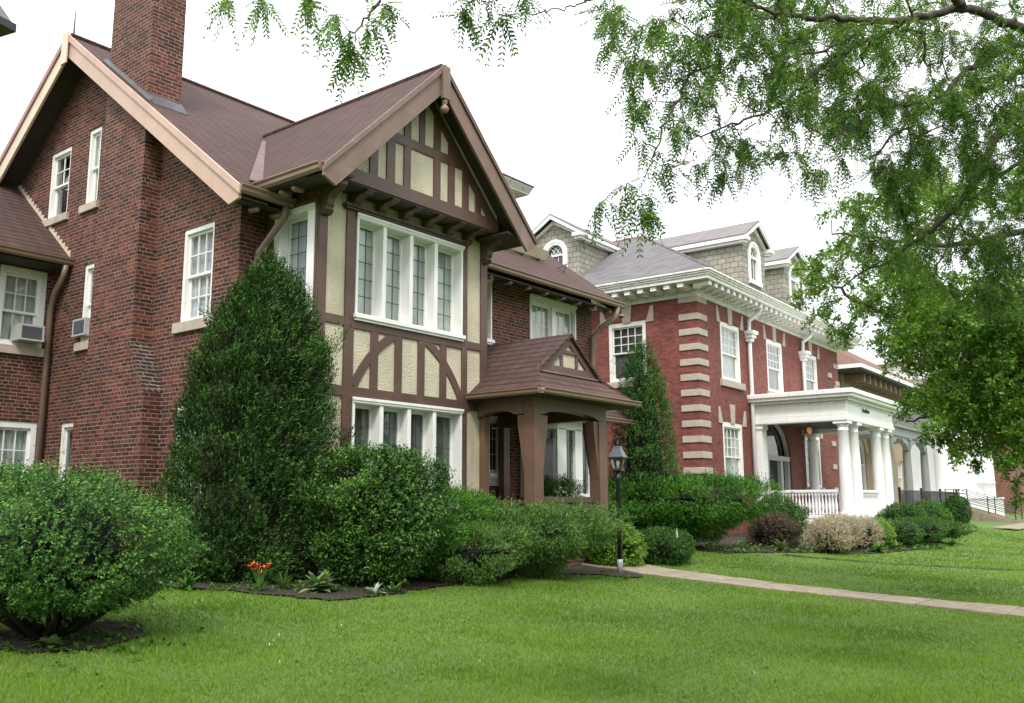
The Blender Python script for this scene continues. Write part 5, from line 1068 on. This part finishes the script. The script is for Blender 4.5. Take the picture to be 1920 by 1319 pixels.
shrub('boxwood', 'darker rounded boxwood right of the bright one near the white terrace', 'shrub', loc(36.6, 8.0), .78, .45, 1.5, DOME, 1800, .05, 'yew', lw=.5, tw=.08, seed=72, core=.8, ex=1.15)
shrub('ball_evergreen', 'small egg shaped evergreen in front of the white terrace wall', 'shrub', loc(48.5, 9.3), .62, .45, 1.75, [(0, .6), (.2, .95), (.45, 1), (.7, .85), (.9, .45), (1, .1)], 1600, .06, 'column', lw=.5, tw=.08, seed=73, core=.8)

# ================================================================== small plants
def strap_leaves(V, c, n, L, w, el0, el1, r, seg=4, twist=0):
    """arching strap leaves as strips of quads"""
    for i in range(n):
        a = r.random() * 2 * math.pi; e = r.uniform(el0, el1); d = np.array([math.cos(a) * math.cos(e), math.sin(a) * math.cos(e), math.sin(e)]); s = np.array([-math.sin(a), math.cos(a), 0]); l = L * r.uniform(.7, 1.1); p = np.array(c, float); prev = None
        for q in range(seg + 1):
            u = q / seg; ww = w * (math.sin(math.pi * min(1, .12 + u * .88)) ** .8); L_, R_ = p - s * ww / 2, p + s * ww / 2
            if prev is not None: V += [prev[0], prev[1], R_, L_]
            prev = (L_, R_); p = p + d * l / seg; d = d + np.array([0, 0, -.55 / seg * 2]); d = d / np.linalg.norm(d)
def plant(name, label, cat, px, parts, group=None):
    b = onG(*px); base = (b[0], b[1], float(gz(b[0], b[1])) + .015); root = thing(name, label, cat, base, group=group); r = np.random.default_rng(int(px[0]))
    for nm, mat, n, L, w, e0, e1 in parts:
        V = []; strap_leaves(V, base, n, L, w, e0, e1, r); npmesh(nm, np.array(V), 4, [mat], None, root, base)
    return root, base
def hostamat(nm, c_in, c_edge):
    return leafmat(nm, [c_in, tuple(x * 1.4 for x in c_in), c_edge], .3, .4, 8)
HM = hostamat('hosta_leaf', (.07, .15, .045), (.30, .36, .15)); HM2 = hostamat('pale_hosta_leaf', (.16, .22, .13), (.42, .45, .33)); GM = hostamat('green_strap_leaf', (.04, .11, .02), (.09, .19, .03))
plant('hosta', 'full variegated hosta clump at the bed edge right of the orange lilies', 'plant', (597, 1112), [('leaf_cluster', HM, 60, .34, .10, .2, 1.2)], 'hostas along the bed edge')
plant('hosta', 'small whitish striped hosta right of the full hosta clump', 'plant', (702, 1116), [('leaf_cluster', HM2, 14, .20, .05, .4, 1.2)], 'hostas along the bed edge')
plant('hosta', 'small plain green hosta farthest right along the mulch bed', 'plant', (738, 1112), [('leaf_cluster', HM, 16, .20, .06, .4, 1.2)], 'hostas along the bed edge')
plant('hosta', 'green hosta left of the orange lilies in the shade', 'plant', (352, 1108), [('leaf_cluster', GM, 26, .26, .06, .3, 1.2)], 'hostas along the bed edge')
plant('hosta', 'pale leaved hosta under the rounded bush at lower left', 'plant', (95, 1215), [('leaf_cluster', HM, 26, .17, .07, .1, 1.0)], 'hostas along the bed edge')
plant('grass_tuft', 'tuft of narrow green leaves between lilies and hosta', 'plant', (530, 1106), [('leaf_cluster', GM, 40, .28, .016, .8, 1.4)])
plant('grass_tuft', 'small weed tuft at the foot of the lamp post', 'plant', (1172, 1088), [('leaf_cluster', GM, 14, .16, .03, .6, 1.3)])
root, base = plant('orange_lily', 'orange lilies blooming on one stalk in front of the arborvitae', 'flowers', (486, 1112), [('leaf_cluster', GM, 22, .2, .02, .3, 1.3)])
M, t, bs = nodes('orange_petal'); bs.inputs['Base Color'].default_value = (.80, .085, .02, 1); bs.inputs['Roughness'].default_value = .5
M2, t, b2 = nodes('green_bud'); b2.inputs['Base Color'].default_value = (.45, .45, .15, 1)
stalks = MB(); V = []; r = np.random.default_rng(5); Vb = []
right = RI
for i in range(10):
    p = np.array(base) + right * ((i - 4.5) * .026 + r.normal(0, .008)) + np.array([0, 0, .24 + r.uniform(-.07, .07)]); stalks.tube([np.array(base), (np.array(base) + p) / 2 + np.array([0, 0, .05]), p], [.006, .005, .004], 5)
    for k in range(6):
        a = k * math.pi / 3 + r.random(); d = unit(np.array([math.cos(a), math.sin(a), .9])); s = np.array([-math.sin(a), math.cos(a), 0]); L = .065
        V += [p, p + d * L * .5 + s * .014, p + d * L - np.array([0, 0, .01]), p + d * L * .5 - s * .014]
    if i % 2: b = p + np.array([0, 0, .01]); d = unit(r.normal(0, .25, 3) + np.array([0, 0, 1])); s = right; Vb += [b, b + d * .025 + s * .008, b + d * .06, b + d * .025 - s * .008]
stalks.build('stalk', GM, root); npmesh('petals', np.array(V), 4, [M], None, root, base); npmesh('buds', np.array(Vb), 4, [M2], None, root, base)
# low ground cover in the shaded bed
V = []; r = np.random.default_rng(9); pts = []
while len(pts) < 420:
    q = g_(r.uniform(290, 780), r.uniform(1075, 1112)) if r.random() < .7 else (lb[0] + r.normal(0, .5), lb[1] + r.normal(0, .45)); pts.append(q)
for q in pts: strap_leaves(V, (q[0], q[1], float(gz(*q)) + .02), 4, .09, .035, .1, 1.0, r, seg=2)
tag(npmesh('ground_cover', np.array(V), 4, [GM], None), 'low leafy ground cover in the shaded mulch under the shrubs', 'ground cover', kind='stuff')
# white pointed garden stake by the yew
b = onG(1271, 1062); S_ = thing('garden_stake', 'thin white pointed garden stake at the edge of the wide yew', 'stake', tuple(b)); mb = MB(); mb.tube([b, b + np.array([0, 0, .50])], .008, 6); mb.build('rod', MT['acgrey'], S_); mb = MB(); p = b + np.array([0, 0, .48]); mb.lathe(tuple(p), [(.008, 0), (.028, .04), (.02, .11), (.003, .2)], 8); mb.build('tip', MT['acgrey'], S_)

# ================================================================== grass blades
LM['grass'] = leafmat('grass_blade', [(.054, .122, .016), (.092, .182, .021), (.136, .236, .028), (.19, .290, .042)], .3, .7, .42, .05, rnd=.22)
r = np.random.default_rng(2); n = 520000
az = np.arctan2(FW[0], FW[1]); ang = az + r.uniform(-.62, .62, n); dd = 4.2 * (46 / 4.2) ** (r.random(n) ** 1.05)
x = np.sin(ang) * dd; y = np.cos(ang) * dd; jx = r.normal(0, .055, n); jy = r.normal(0, .055, n)
keep = ~inpoly(x + jx * .5, y + jy * .5, WALKP) & ~inpoly(x + jx, y + jy, BED2) & ~inpoly(x + jx * 2, y + jy * 2, B3) & (((x - lb[0]) / .68) ** 2 + ((y - lb[1]) / .62) ** 2 > r.uniform(.5, 1.2, n)) & (((x - lc[0]) / .40) ** 2 + ((y - lc[1]) / .32) ** 2 > r.uniform(.4, 1.5, n)) & ~inpoly(x, y, ed)
x, y, dd = x[keep], y[keep], dd[keep]; n = len(x); z = gz(x, y)
h = r.uniform(.014, .034, n) * (1 + .6 * (np.sin(x * 2.1 + 1) * np.sin(y * 1.7 + x) > .3)) * (1 + .9 * (r.random(n) < .02)); w = r.uniform(.0022, .0040, n) * np.clip(dd / 5.5, 1, 8)
a = r.random(n) * 2 * np.pi; b = r.random(n) * 2 * np.pi; ln = h * r.uniform(.2, 1.0, n)
P0 = np.stack([x - np.cos(a) * w, y - np.sin(a) * w, z], -1); P1 = np.stack([x + np.cos(a) * w, y + np.sin(a) * w, z], -1); P2 = np.stack([x + np.cos(b) * ln, y + np.sin(b) * ln, z + h], -1)
tag(npmesh('grass', np.stack([P0, P1, P2], 1).reshape(-1, 3), 3, [LM['grass']], None), 'bright green mown lawn grass', 'grass', kind='stuff')
MC, t, bs = nodes('clover_white'); bs.inputs['Base Color'].default_value = (.8, .8, .75, 1)
V = []
for px in ((510, 1220), (523, 1200), (512, 1212), (640, 1185), (505, 1218), (365, 1142), (378, 1138), (1825, 1216), (1415, 1274), (524, 1251), (900, 1250)):
    q = onG(*px); c = np.array([q[0], q[1], float(gz(q[0], q[1])) + .055])
    for k in range(9): d = unit(r.normal(0, 1, 3) + np.array([0, 0, .6])); s = unit(np.cross(d, [0.3, .2, 1])); V += [c, c + d * .007 + s * .004, c + d * .013, c + d * .007 - s * .004]
tag(npmesh('clover_blossoms', np.array(V), 4, [MC], None), 'tiny white clover blossoms scattered in the lawn', 'flowers', kind='stuff')

V = []; MF = leafmat('fallen_leaf', [(.25, .2, .06), (.16, .10, .04), (.3, .3, .1)], .2, .7, 5)
for i in range(150):
    q = onG(r.uniform(0, 1920), 1060 + 259 * r.random() ** 1.0) if i % 2 else onG(r.uniform(250, 1300), r.uniform(1085, 1200)); c = np.array([q[0], q[1], float(gz(q[0], q[1])) + .03]); a_ = r.random() * 6.28; d = np.array([math.cos(a_), math.sin(a_), r.uniform(-.1, .3)]); s_ = np.array([-math.sin(a_), math.cos(a_), r.uniform(-.2, .2)]); l = r.uniform(.012, .024)
    V += [c, c + d * l * .5 + s_ * l * .28, c + d * l, c + d * l * .5 - s_ * l * .28]
tag(npmesh('fallen_leaves', np.array(V), 4, [MF], None), 'small dry leaflets fallen on the lawn', 'fallen leaves', kind='stuff')

# more growth in the far bed: leafy perennials and ground cover between the shrubs
PM = leafmat('perennial_leaf', [(.03, .09, .015), (.07, .17, .03), (.16, .28, .06)], .3, .5, 3)
for i, (u, v, L_, lab) in enumerate(((21.3, 7.9, .32, 'leafy green perennial at the lawn edge in front of the plum shrub'), (24.6, 6.6, .36, 'grassy perennial tuft in front of the pink blooming clumps'), (26.0, 6.5, .30, 'low grassy tuft between bloom clumps and hedge'), (30.3, 6.0, .28, 'low green tuft in front of the dark hedge row'), (23.2, 8.6, .55, 'taller green perennial behind the pink blooming clumps'))):
    x_, y_ = loc(u, v); base = (x_, y_, float(gz(x_, y_)) + .02); root = thing('perennial', lab, 'plant', base); V = []; strap_leaves(V, base, 70, L_, .05, .3, 1.35, np.random.default_rng(300 + i)); npmesh('leaf_cluster', np.array(V), 4, [PM], None, root, base)
V = []; r = np.random.default_rng(19)
for i in range(900):
    q = loc(r.uniform(19.5, 32), r.uniform(6.0, 9.5))
    if inpoly([q[0]], [q[1]], B3)[0]: strap_leaves(V, (q[0], q[1], float(gz(*q)) + .02), 5, .13, .05, .1, 1.2, r, seg=2)
tag(npmesh('bed_ground_cover', np.array(V), 4, [PM], None), 'low green ground cover filling the far flower bed', 'ground cover', kind='stuff')
V = []
for i in range(150):
    q = onG(r.uniform(-60, 1980), 1060 + 270 * r.random() ** 1.3)
    if inpoly([q[0]], [q[1]], WALKP)[0] or inpoly([q[0]], [q[1]], BED2)[0]: continue
    strap_leaves(V, (q[0], q[1], float(gz(q[0], q[1])) + .012), int(r.integers(5, 11)), r.uniform(.03, .055), .012, .15, .9, r, seg=2)
tag(npmesh('lawn_weeds', np.array(V), 4, [leafmat('weed_leaf', [(.05, .12, .02), (.10, .20, .03), (.18, .30, .06)], .3, .5, 5)], None), 'small broad leaved weeds scattered through the lawn', 'weeds', kind='stuff')
# ================================================================== trees over the street
LM['locust'] = leafmat('locust_leaflets', [(.016, .042, .010), (.038, .095, .016), (.080, .165, .026), (.16, .28, .042)], .36, .45, 1.2)
LM['ash'] = leafmat('bright_tree_leaves', [(.020, .058, .009), (.055, .135, .017), (.11, .22, .027), (.21, .35, .045)], .38, .45, .9)
def limb_pts(L, r, n=6, wob=.02):
    """smooth polyline of pixel/depth knots"""
    K = [np.array(dep(x, y, d)) for x, y, d in L]; out = []
    for i in range(len(K) - 1):
        p0, p1, p2, p3 = K[max(i - 1, 0)], K[i], K[i + 1], K[min(i + 2, len(K) - 1)]
        for k in range(n):
            u = k / n; out.append(.5 * ((2 * p1) + (-p0 + p2) * u + (2 * p0 - 5 * p1 + 4 * p2 - p3) * u * u + (-p0 + 3 * p1 - 3 * p2 + p3) * u ** 3) + r.normal(0, wob * .3, 3))
    out.append(K[-1]); return out
class Tree:
    def __init__(s, name, label, base, seed): s.base = tuple(base); s.root = thing(name, label, 'tree', s.base); s.r = np.random.default_rng(seed); s.mb = MB(); s.tw = MB(); s.nodes = []; s.nr = []; s.P = []; s.D = []; s.U = []
    def limb(s, pts, r0, r1, register=True, sides=8, mb=None):
        n = len(pts); rad = [r0 + (r1 - r0) * i / (n - 1) for i in range(n)]; (mb or s.mb).tube(pts, rad, sides)
        if register: s.nodes += list(pts); s.nr += rad
    def cluster(s, c, R_, n_tw, n_leaf, droop=.5, att=True, lean=None):
        r = s.r; c = np.array(c)
        if att:
            N_ = np.array(s.nodes); i = int(np.argmin(((N_ - c) ** 2).sum(1))); p0 = N_[i]; L = np.linalg.norm(c - p0)
            mid = (p0 + c) / 2 + r.normal(0, .10 * L, 3) + np.array([0, 0, .10 * L]); q = [(1 - u) ** 2 * p0 + 2 * u * (1 - u) * mid + u * u * c + (r.normal(0, .015 * L, 3) if 0 < u < 1 else 0) for u in np.linspace(0, 1, 7)]
            rr = min(s.nr[i] * .7, .0045 + .010 * L); s.limb(q, rr, max(.0022, rr * .35), True, 5, s.tw); out = unit(c - p0)
        else: out = unit(r.normal(size=3))
        for k in range(n_tw):
            d = unit(out * .5 + r.normal(0, .7, 3) + np.array([0, 0, -.1])); l = R_ * r.uniform(.6, 1.25); pts = [c.copy()]; p = c.copy()
            for q in range(5): p = p + d * l / 5; pts.append(p.copy()); d = unit(d + np.array([0, 0, -droop * .25]) + r.normal(0, .12, 3))
            s.tw.tube(pts, [.0028, .0025, .002, .0018, .0015, .001], 4)
            for q in range(n_leaf):
                u = r.uniform(.1, 1) * 5; i = min(int(u), 4); b = pts[i] + (pts[i + 1] - pts[i]) * (u - i); s.P.append(b); s.D.append(unit((pts[i + 1] - pts[i]) * 1.5 / l + r.normal(0, .6, 3) + np.array([0, 0, -droop]))); s.U.append(r.random())
    def finish_pinnate(s, L=.19, pairs=9, ll=.036, lw=.0125, mat='locust'):
        P = np.array(s.P); D = np.array(s.D); r = s.r; n = len(P); LL = L * r.uniform(.55, 1.1, n); up = unit(r.normal(0, .45, (n, 3)) + np.array([0, 0, 1])); S = unit(np.cross(D, up)); out = []; g = np.array([0, 0, -1.])
        for k in range(pairs):
            u = (k + .7) / pairs; sag = (u ** 2) * .25
            b = P + D * (LL * u)[:, None] + g * (LL * sag)[:, None]
            for sg in (1, -1):
                dd = unit(S * sg + D * .85 + g * .12 + r.normal(0, .12, (n, 3))); nn = unit(np.cross(S, D) + r.normal(0, .25, (n, 3)))
                q = 1 - .35 * abs(u - .45); out.append(leaves(b, dd, nn, np.full(n, ll * q), np.full(n, lw * q * 1.0), .1))
        for k in range(3):                              # rachis drawn as three thin strips
            u0, u1 = k / 3, (k + 1) / 3; a = P + D * (LL * u0)[:, None] + g * (LL * u0 ** 2 * .25)[:, None]; b = P + D * (LL * u1)[:, None] + g * (LL * u1 ** 2 * .25)[:, None]; w_ = S * .0011; out.append(np.stack([a - w_, b - w_, b + w_, a + w_], 1).reshape(-1, 3))
        npmesh('leaves', np.concatenate(out), 4, [LM[mat]], None, s.root, s.base)
    def finish_simple(s, k=6, leaf=.07, lw=.5, tw=.12, mat='ash'):
        V = sprigs(np.array(s.P), np.array(s.D), k, leaf, lw, .6, tw, s.r); npmesh('leaves', V, 4, [LM[mat]], None, s.root, s.base)
    def done(s):
        s.mb.build('trunk', MT['bark'], s.root, smooth=True); s.tw.build('twigs', MT['bark'], s.root, smooth=True)
def trunk_to(T, base, fork, r0, r1):
    b, f = np.array(base), np.array(fork); pts = [b + np.array([0, 0, -.2]), b + (f - b) * .08, b + (f - b) * .35 + np.array([.06, .03, 0]), b + (f - b) * .7, f]
    T.limb(pts, r0, r1, True, 14); T.mb.lathe(tuple(b + np.array([0, 0, -.1])), [(r0 * 1.5, 0), (r0 * 1.15, .25), (r0 * .9, .5)], 14)
# ---- near honey locust, trunk outside the frame to the right
FH = np.array([FW[0], FW[1], 0]); FH /= np.linalg.norm(FH); RH = np.array([FH[1], -FH[0], 0])
b0 = FH * 6.6 + RH * 6.9; b0[2] = float(gz(b0[0], b0[1]))
TA = Tree('locust_tree', 'overhanging locust tree with feathery compound leaves and thin dark branches, near top right', b0, 4)
fork = b0 + np.array([-.3, .3, 3.3]); trunk_to(TA, b0, fork, .30, .22)
def toward(px, n=6):                                   # limb from the fork to the frame edge
    e = np.array(dep(*px)); m_ = fork * .45 + e * .55 + np.array([0, 0, .35]); return [(1 - u) ** 2 * fork + 2 * u * (1 - u) * m_ + u * u * e for u in np.linspace(0, 1, n)]
LIMBS = [
 ([(2060, 110, 7.3), (1920, 55, 7.1), (1855, 29, 7.0), (1806, 15, 6.9), (1748, 29, 6.8), (1691, 39, 6.6), (1634, 39, 6.4), (1568, 33, 6.2), (1511, 33, 6.0), (1466, 27, 5.9), (1413, 16, 5.8), (1350, 22, 5.7)], .040, .008),
 ([(1691, 42, 6.6), (1609, 86, 6.5), (1552, 115, 6.4), (1519, 147, 6.35), (1474, 188, 6.3), (1413, 221, 6.2), (1323, 250, 6.1), (1290, 262, 6.1)], .018, .004),
 ([(1413, 12, 5.8), (1396, 0, 5.6), (1355, 33, 5.4), (1319, 90, 5.3), (1278, 172, 5.2), (1245, 237, 5.1), (1225, 295, 5.1), (1208, 331, 5.0)], .012, .003),
 ([(2080, 200, 8.6), (1920, 213, 8.2), (1896, 221, 8.1), (1863, 266, 8.1), (1838, 323, 8.0), (1798, 381, 8.0), (1744, 430, 7.9), (1691, 471, 7.9), (1650, 499, 7.8), (1600, 520, 7.8)], .055, .007),
 ([(2050, 60, 7.6), (1920, 82, 7.4), (1838, 115, 7.3), (1773, 172, 7.2), (1732, 205, 7.2), (1680, 250, 7.1), (1630, 300, 7.0)], .035, .006),
 ([(2050, 110, 7.9), (1920, 131, 7.7), (1855, 164, 7.6), (1752, 192, 7.5), (1650, 200, 7.3), (1560, 215, 7.2)], .035, .006),
 ([(1806, 15, 6.9), (1740, -40, 6.3), (1600, -70, 5.8), (1400, -80, 5.3), (1200, -70, 4.9), (1000, -60, 4.6), (850, -50, 4.5), (740, -25, 4.4), (690, 30, 4.3), (655, 60, 4.3)], .03, .003),
 ([(1101, -55, 4.7), (1101, 0, 4.6), (1064, 14, 4.6), (1010, 22, 4.6), (986, 26, 4.6)], .006, .002),
 ([(850, -50, 4.5), (700, -60, 4.4), (560, -40, 4.3), (470, -15, 4.3)], .006, .002),
 ([(1634, 39, 6.4), (1560, 90, 6.2), (1480, 110, 6.0), (1440, 160, 5.9)], .012, .004),
 ([(1920, 300, 8.5), (1850, 350, 8.4), (1790, 430, 8.3), (1750, 520, 8.2)], .02, .005),
]
for i, (L, r0, r1) in enumerate(LIMBS):
    pts = limb_pts(L, TA.r, 6, .03)
    TA.limb(pts, r0, r1)
    if L[0][0] > 2000: TA.limb(toward(L[0])[:-1] + [pts[0]], .12 if r0 > .05 else .07, r0)
r = TA.r
HAND = [(655, 62, 4.3, 26), (690, 38, 4.3, 24), (665, 88, 4.3, 18), (630, 30, 4.3, 20), (715, 10, 4.3, 22), (432, -4, 4.3, 14), (492, -2, 4.3, 14), (570, -8, 4.3, 14), (865, 14, 4.5, 20), (945, 30, 4.55, 22), (905, -5, 4.5, 22), (985, -5, 4.6, 18), (1150, 10, 4.9, 30), (1190, 60, 5.2, 34), (1150, 70, 5.2, 22), (1240, 30, 5.4, 36), (1185, 150, 5.2, 28), (1225, 190, 5.2, 34), (1180, 200, 5.1, 24), (1250, 240, 5.1, 30), (1210, 270, 5.1, 30), (1240, 310, 5.1, 24), (1175, 345, 5.0, 28), (1205, 365, 5.0, 24), (1135, 375, 4.95, 20), (1200, 395, 5.0, 16), (1290, 120, 5.3, 34), (1300, 60, 5.4, 36), (1350, 80, 5.6, 40), (1340, 290, 6.0, 32), (1300, 300, 6.1, 26), (1390, 260, 6.1, 30), (1360, 320, 6.0, 22), (1480, 280, 6.2, 24), (1540, 310, 6.3, 22), (1470, 240, 6.2, 26), (1330, 190, 6.1, 34)]
for x, y, d, R_ in HAND: TA.cluster(dep(x, y, d), R_ * d / FPX * 1.15, 3, 4, .8)
def sample_poly(P, n, r):
    xs = [p[0] for p in P]; ys = [p[1] for p in P]; out = []
    while len(out) < n:
        q = (r.uniform(min(xs), max(xs)), r.uniform(min(ys), max(ys)))
        if inpoly([q[0]], [q[1]], P)[0]: out.append(q)
    return out
for P, n, d0, d1, nt_, nl_ in (([(1120, -20), (1480, -20), (1480, 120), (1330, 150), (1240, 150), (1140, 60)], 24, 5.0, 6.0, 3, 5), ([(1240, 100), (1480, 120), (1640, 300), (1500, 330), (1330, 280), (1230, 200)], 18, 5.4, 6.6, 3, 5),
                     ([(1280, -60), (2000, -60), (2000, 330), (1830, 300), (1700, 300), (1560, 270), (1460, 170), (1330, 150)], 115, 5.8, 8.6, 4, 5),
                     ([(1430, 60), (2000, 60), (2000, 330), (1640, 330), (1530, 230), (1480, 130)], 85, 6.2, 8.6, 4, 5),
                     ([(1640, 300), (2000, 260), (2000, 620), (1850, 560), (1700, 500), (1560, 500), (1600, 420)], 85, 7.4, 9.2, 4, 5)):
    for k in range(16):                                # bare inner branchlets
        (x, y), (x2, y2) = sample_poly(P, 2, r); d = r.uniform(d0, d1); c_ = np.array(dep(x, y, d)); i = int(np.argmin(((np.array(TA.nodes) - c_) ** 2).sum(1))); p0 = TA.nodes[i]
        q = [p0 + (c_ - p0) * u + r.normal(0, .03, 3) * (u > 0) for u in np.linspace(0, 1.35, 9)]; TA.limb(q, min(TA.nr[i] * .7, .014), .004, True, 5, TA.tw)
    for x, y in sample_poly(P, n, r): d = r.uniform(d0, d1); TA.cluster(dep(x, y, d), r.uniform(24, 44) * d / FPX, nt_, nl_, .5)
# the rest of the crown spreads over the walk and the place where the photographer stands
for k in range(230):
    q = unit(r.normal(size=3)) * r.random() ** .35 * np.array([7.5, 7.5, 2.8]) + np.array(b0) * [1, 1, 0] + np.array([-1.5, -.5, 7.8])
    f = float(np.dot(q - CAM, FW)); 
    if f > .5 and abs(np.dot(q - CAM, RI)) / f < .62 and abs(np.dot(q - CAM, UP)) / f < .45: continue
    TA.cluster(q, .8, 3, 9, .4, att=k % 4 == 0)
TA.finish_pinnate(); TA.done()
# ---- second tree farther along the lawn, trunk outside the frame to the right
b1 = FH * 14 + RH * 11.2; b1[2] = float(gz(b1[0], b1[1])); TB = Tree('shade_tree', 'dense bright green shade tree hanging in front of the tan and white houses', b1, 8)
fork = b1 + np.array([-.3, .2, 2.6]); trunk_to(TB, b1, fork, .32, .24)
for L, r0, r1 in (([(2150, 600, 14), (1950, 560, 13.6), (1800, 600, 13.4), (1700, 600, 13.3), (1600, 560, 13.2), (1540, 520, 13.2)], .08, .012), ([(2150, 700, 14), (1950, 700, 13.8), (1850, 740, 13.6), (1760, 780, 13.5), (1700, 790, 13.5)], .06, .01), ([(2150, 450, 14.2), (1950, 430, 14), (1800, 460, 13.8), (1660, 450, 13.6), (1560, 440, 13.6)], .07, .012), ([(2150, 760, 13.5), (1980, 800, 13.2), (1880, 830, 13.0), (1820, 840, 13.0)], .04, .01), ([(1800, 600, 13.4), (1720, 660, 13.3), (1640, 640, 13.3)], .025, .008)):
    pts = limb_pts(L, TB.r, 6, .05); TB.limb(pts, r0, r1)
    if L[0][0] > 2000: TB.limb(toward(L[0])[:-1] + [pts[0]], .15, r0)
r = TB.r
for P, n in (([(1560, 400), (1640, 350), (2000, 300), (2000, 830), (1900, 830), (1830, 800), (1740, 790), (1710, 690), (1600, 630), (1540, 580), (1500, 550), (1540, 450)], 230),
             ([(1640, 560), (2000, 480), (2000, 850), (1880, 830), (1760, 800), (1720, 720)], 190),
             ([(1700, 600), (2000, 560), (2000, 800), (1850, 790)], 110), ([(1700, 700), (2000, 640), (2000, 850), (1880, 860), (1780, 830), (1730, 790)], 70), ([(1880, 600), (2000, 600), (2000, 900), (1900, 880)], 40)):
    for x, y in sample_poly(P, n, r): d = r.uniform(12.2, 15.2); TB.cluster(dep(x, y, d), r.uniform(26, 46) * d / FPX, 4, 9, .45)
for x, y in ((1500, 500), (1495, 545), (1520, 590), (1560, 620), (1700, 745), (1695, 765), (1730, 805), (1770, 815), (1800, 845), (1830, 860), (1760, 640), (1660, 650), (1905, 850), (1915, 890), (1900, 930), (1545, 400), (1575, 380)): TB.cluster(dep(x, y, 13.2), 26 * 13.2 / FPX, 3, 8, .6)
TB.finish_simple(k=6, leaf=.062, lw=.48, tw=.12); TB.done()
# ---- background trees far right, beyond the white house
for u, v, h_, s_, lab in ((78, 6, 7, 90, 'dark rounded tree beyond the white house at the right edge'), (96, 2, 9, 91, 'farther tree near the brick block at the right edge')):
    w_ = toW((u, v, 0)); b = (w_[0], w_[1], float(G(w_[0], w_[1]))); T_ = Tree('distant_tree', lab, b, s_); trunk_to(T_, b, np.array(b) + np.array([0, 0, h_ * .35]), .3, .2)
    for k in range(60): q = unit(T_.r.normal(size=3)) * T_.r.random() ** .4 * np.array([2.8, 2.8, h_ * .33]) + np.array(b) + np.array([0, 0, h_ * .62]); T_.cluster(q, .8, 3, 8, .3)
    T_.finish_simple(k=5, leaf=.22, lw=.5, tw=.3); T_.done()

# ---- unseen trees added behind and left of the camera to block low sky light
for k, (u, v, h_) in enumerate(((-9, -13, 11), (1, -15, 12), (11, -14, 11), (22, -15, 12), (34, -14, 11), (-17, -4, 10), (-13, 7, 9))):
    w_ = toW((u, v, 0)); b = (w_[0], w_[1], float(G(w_[0], w_[1]))); T_ = Tree('light_block_tree', ('%s unseen tree added to block low sky light on the house fronts' % ('first', 'second', 'third', 'fourth', 'fifth', 'sixth', 'seventh')[k]), b, 120 + k); trunk_to(T_, b, np.array(b) + np.array([0, 0, h_ * .35]), .3, .22); T_.root['group'] = 'unseen trees added to block low sky light'
    for j in range(110): q = unit(T_.r.normal(size=3)) * T_.r.random() ** .35 * np.array([4.6, 4.6, h_ * .36]) + np.array(b) + np.array([0, 0, h_ * .60]); T_.cluster(q, 1.0, 3, 8, .3, att=j % 3 == 0)
    T_.finish_simple(k=5, leaf=.30, lw=.6, tw=.4); T_.done()
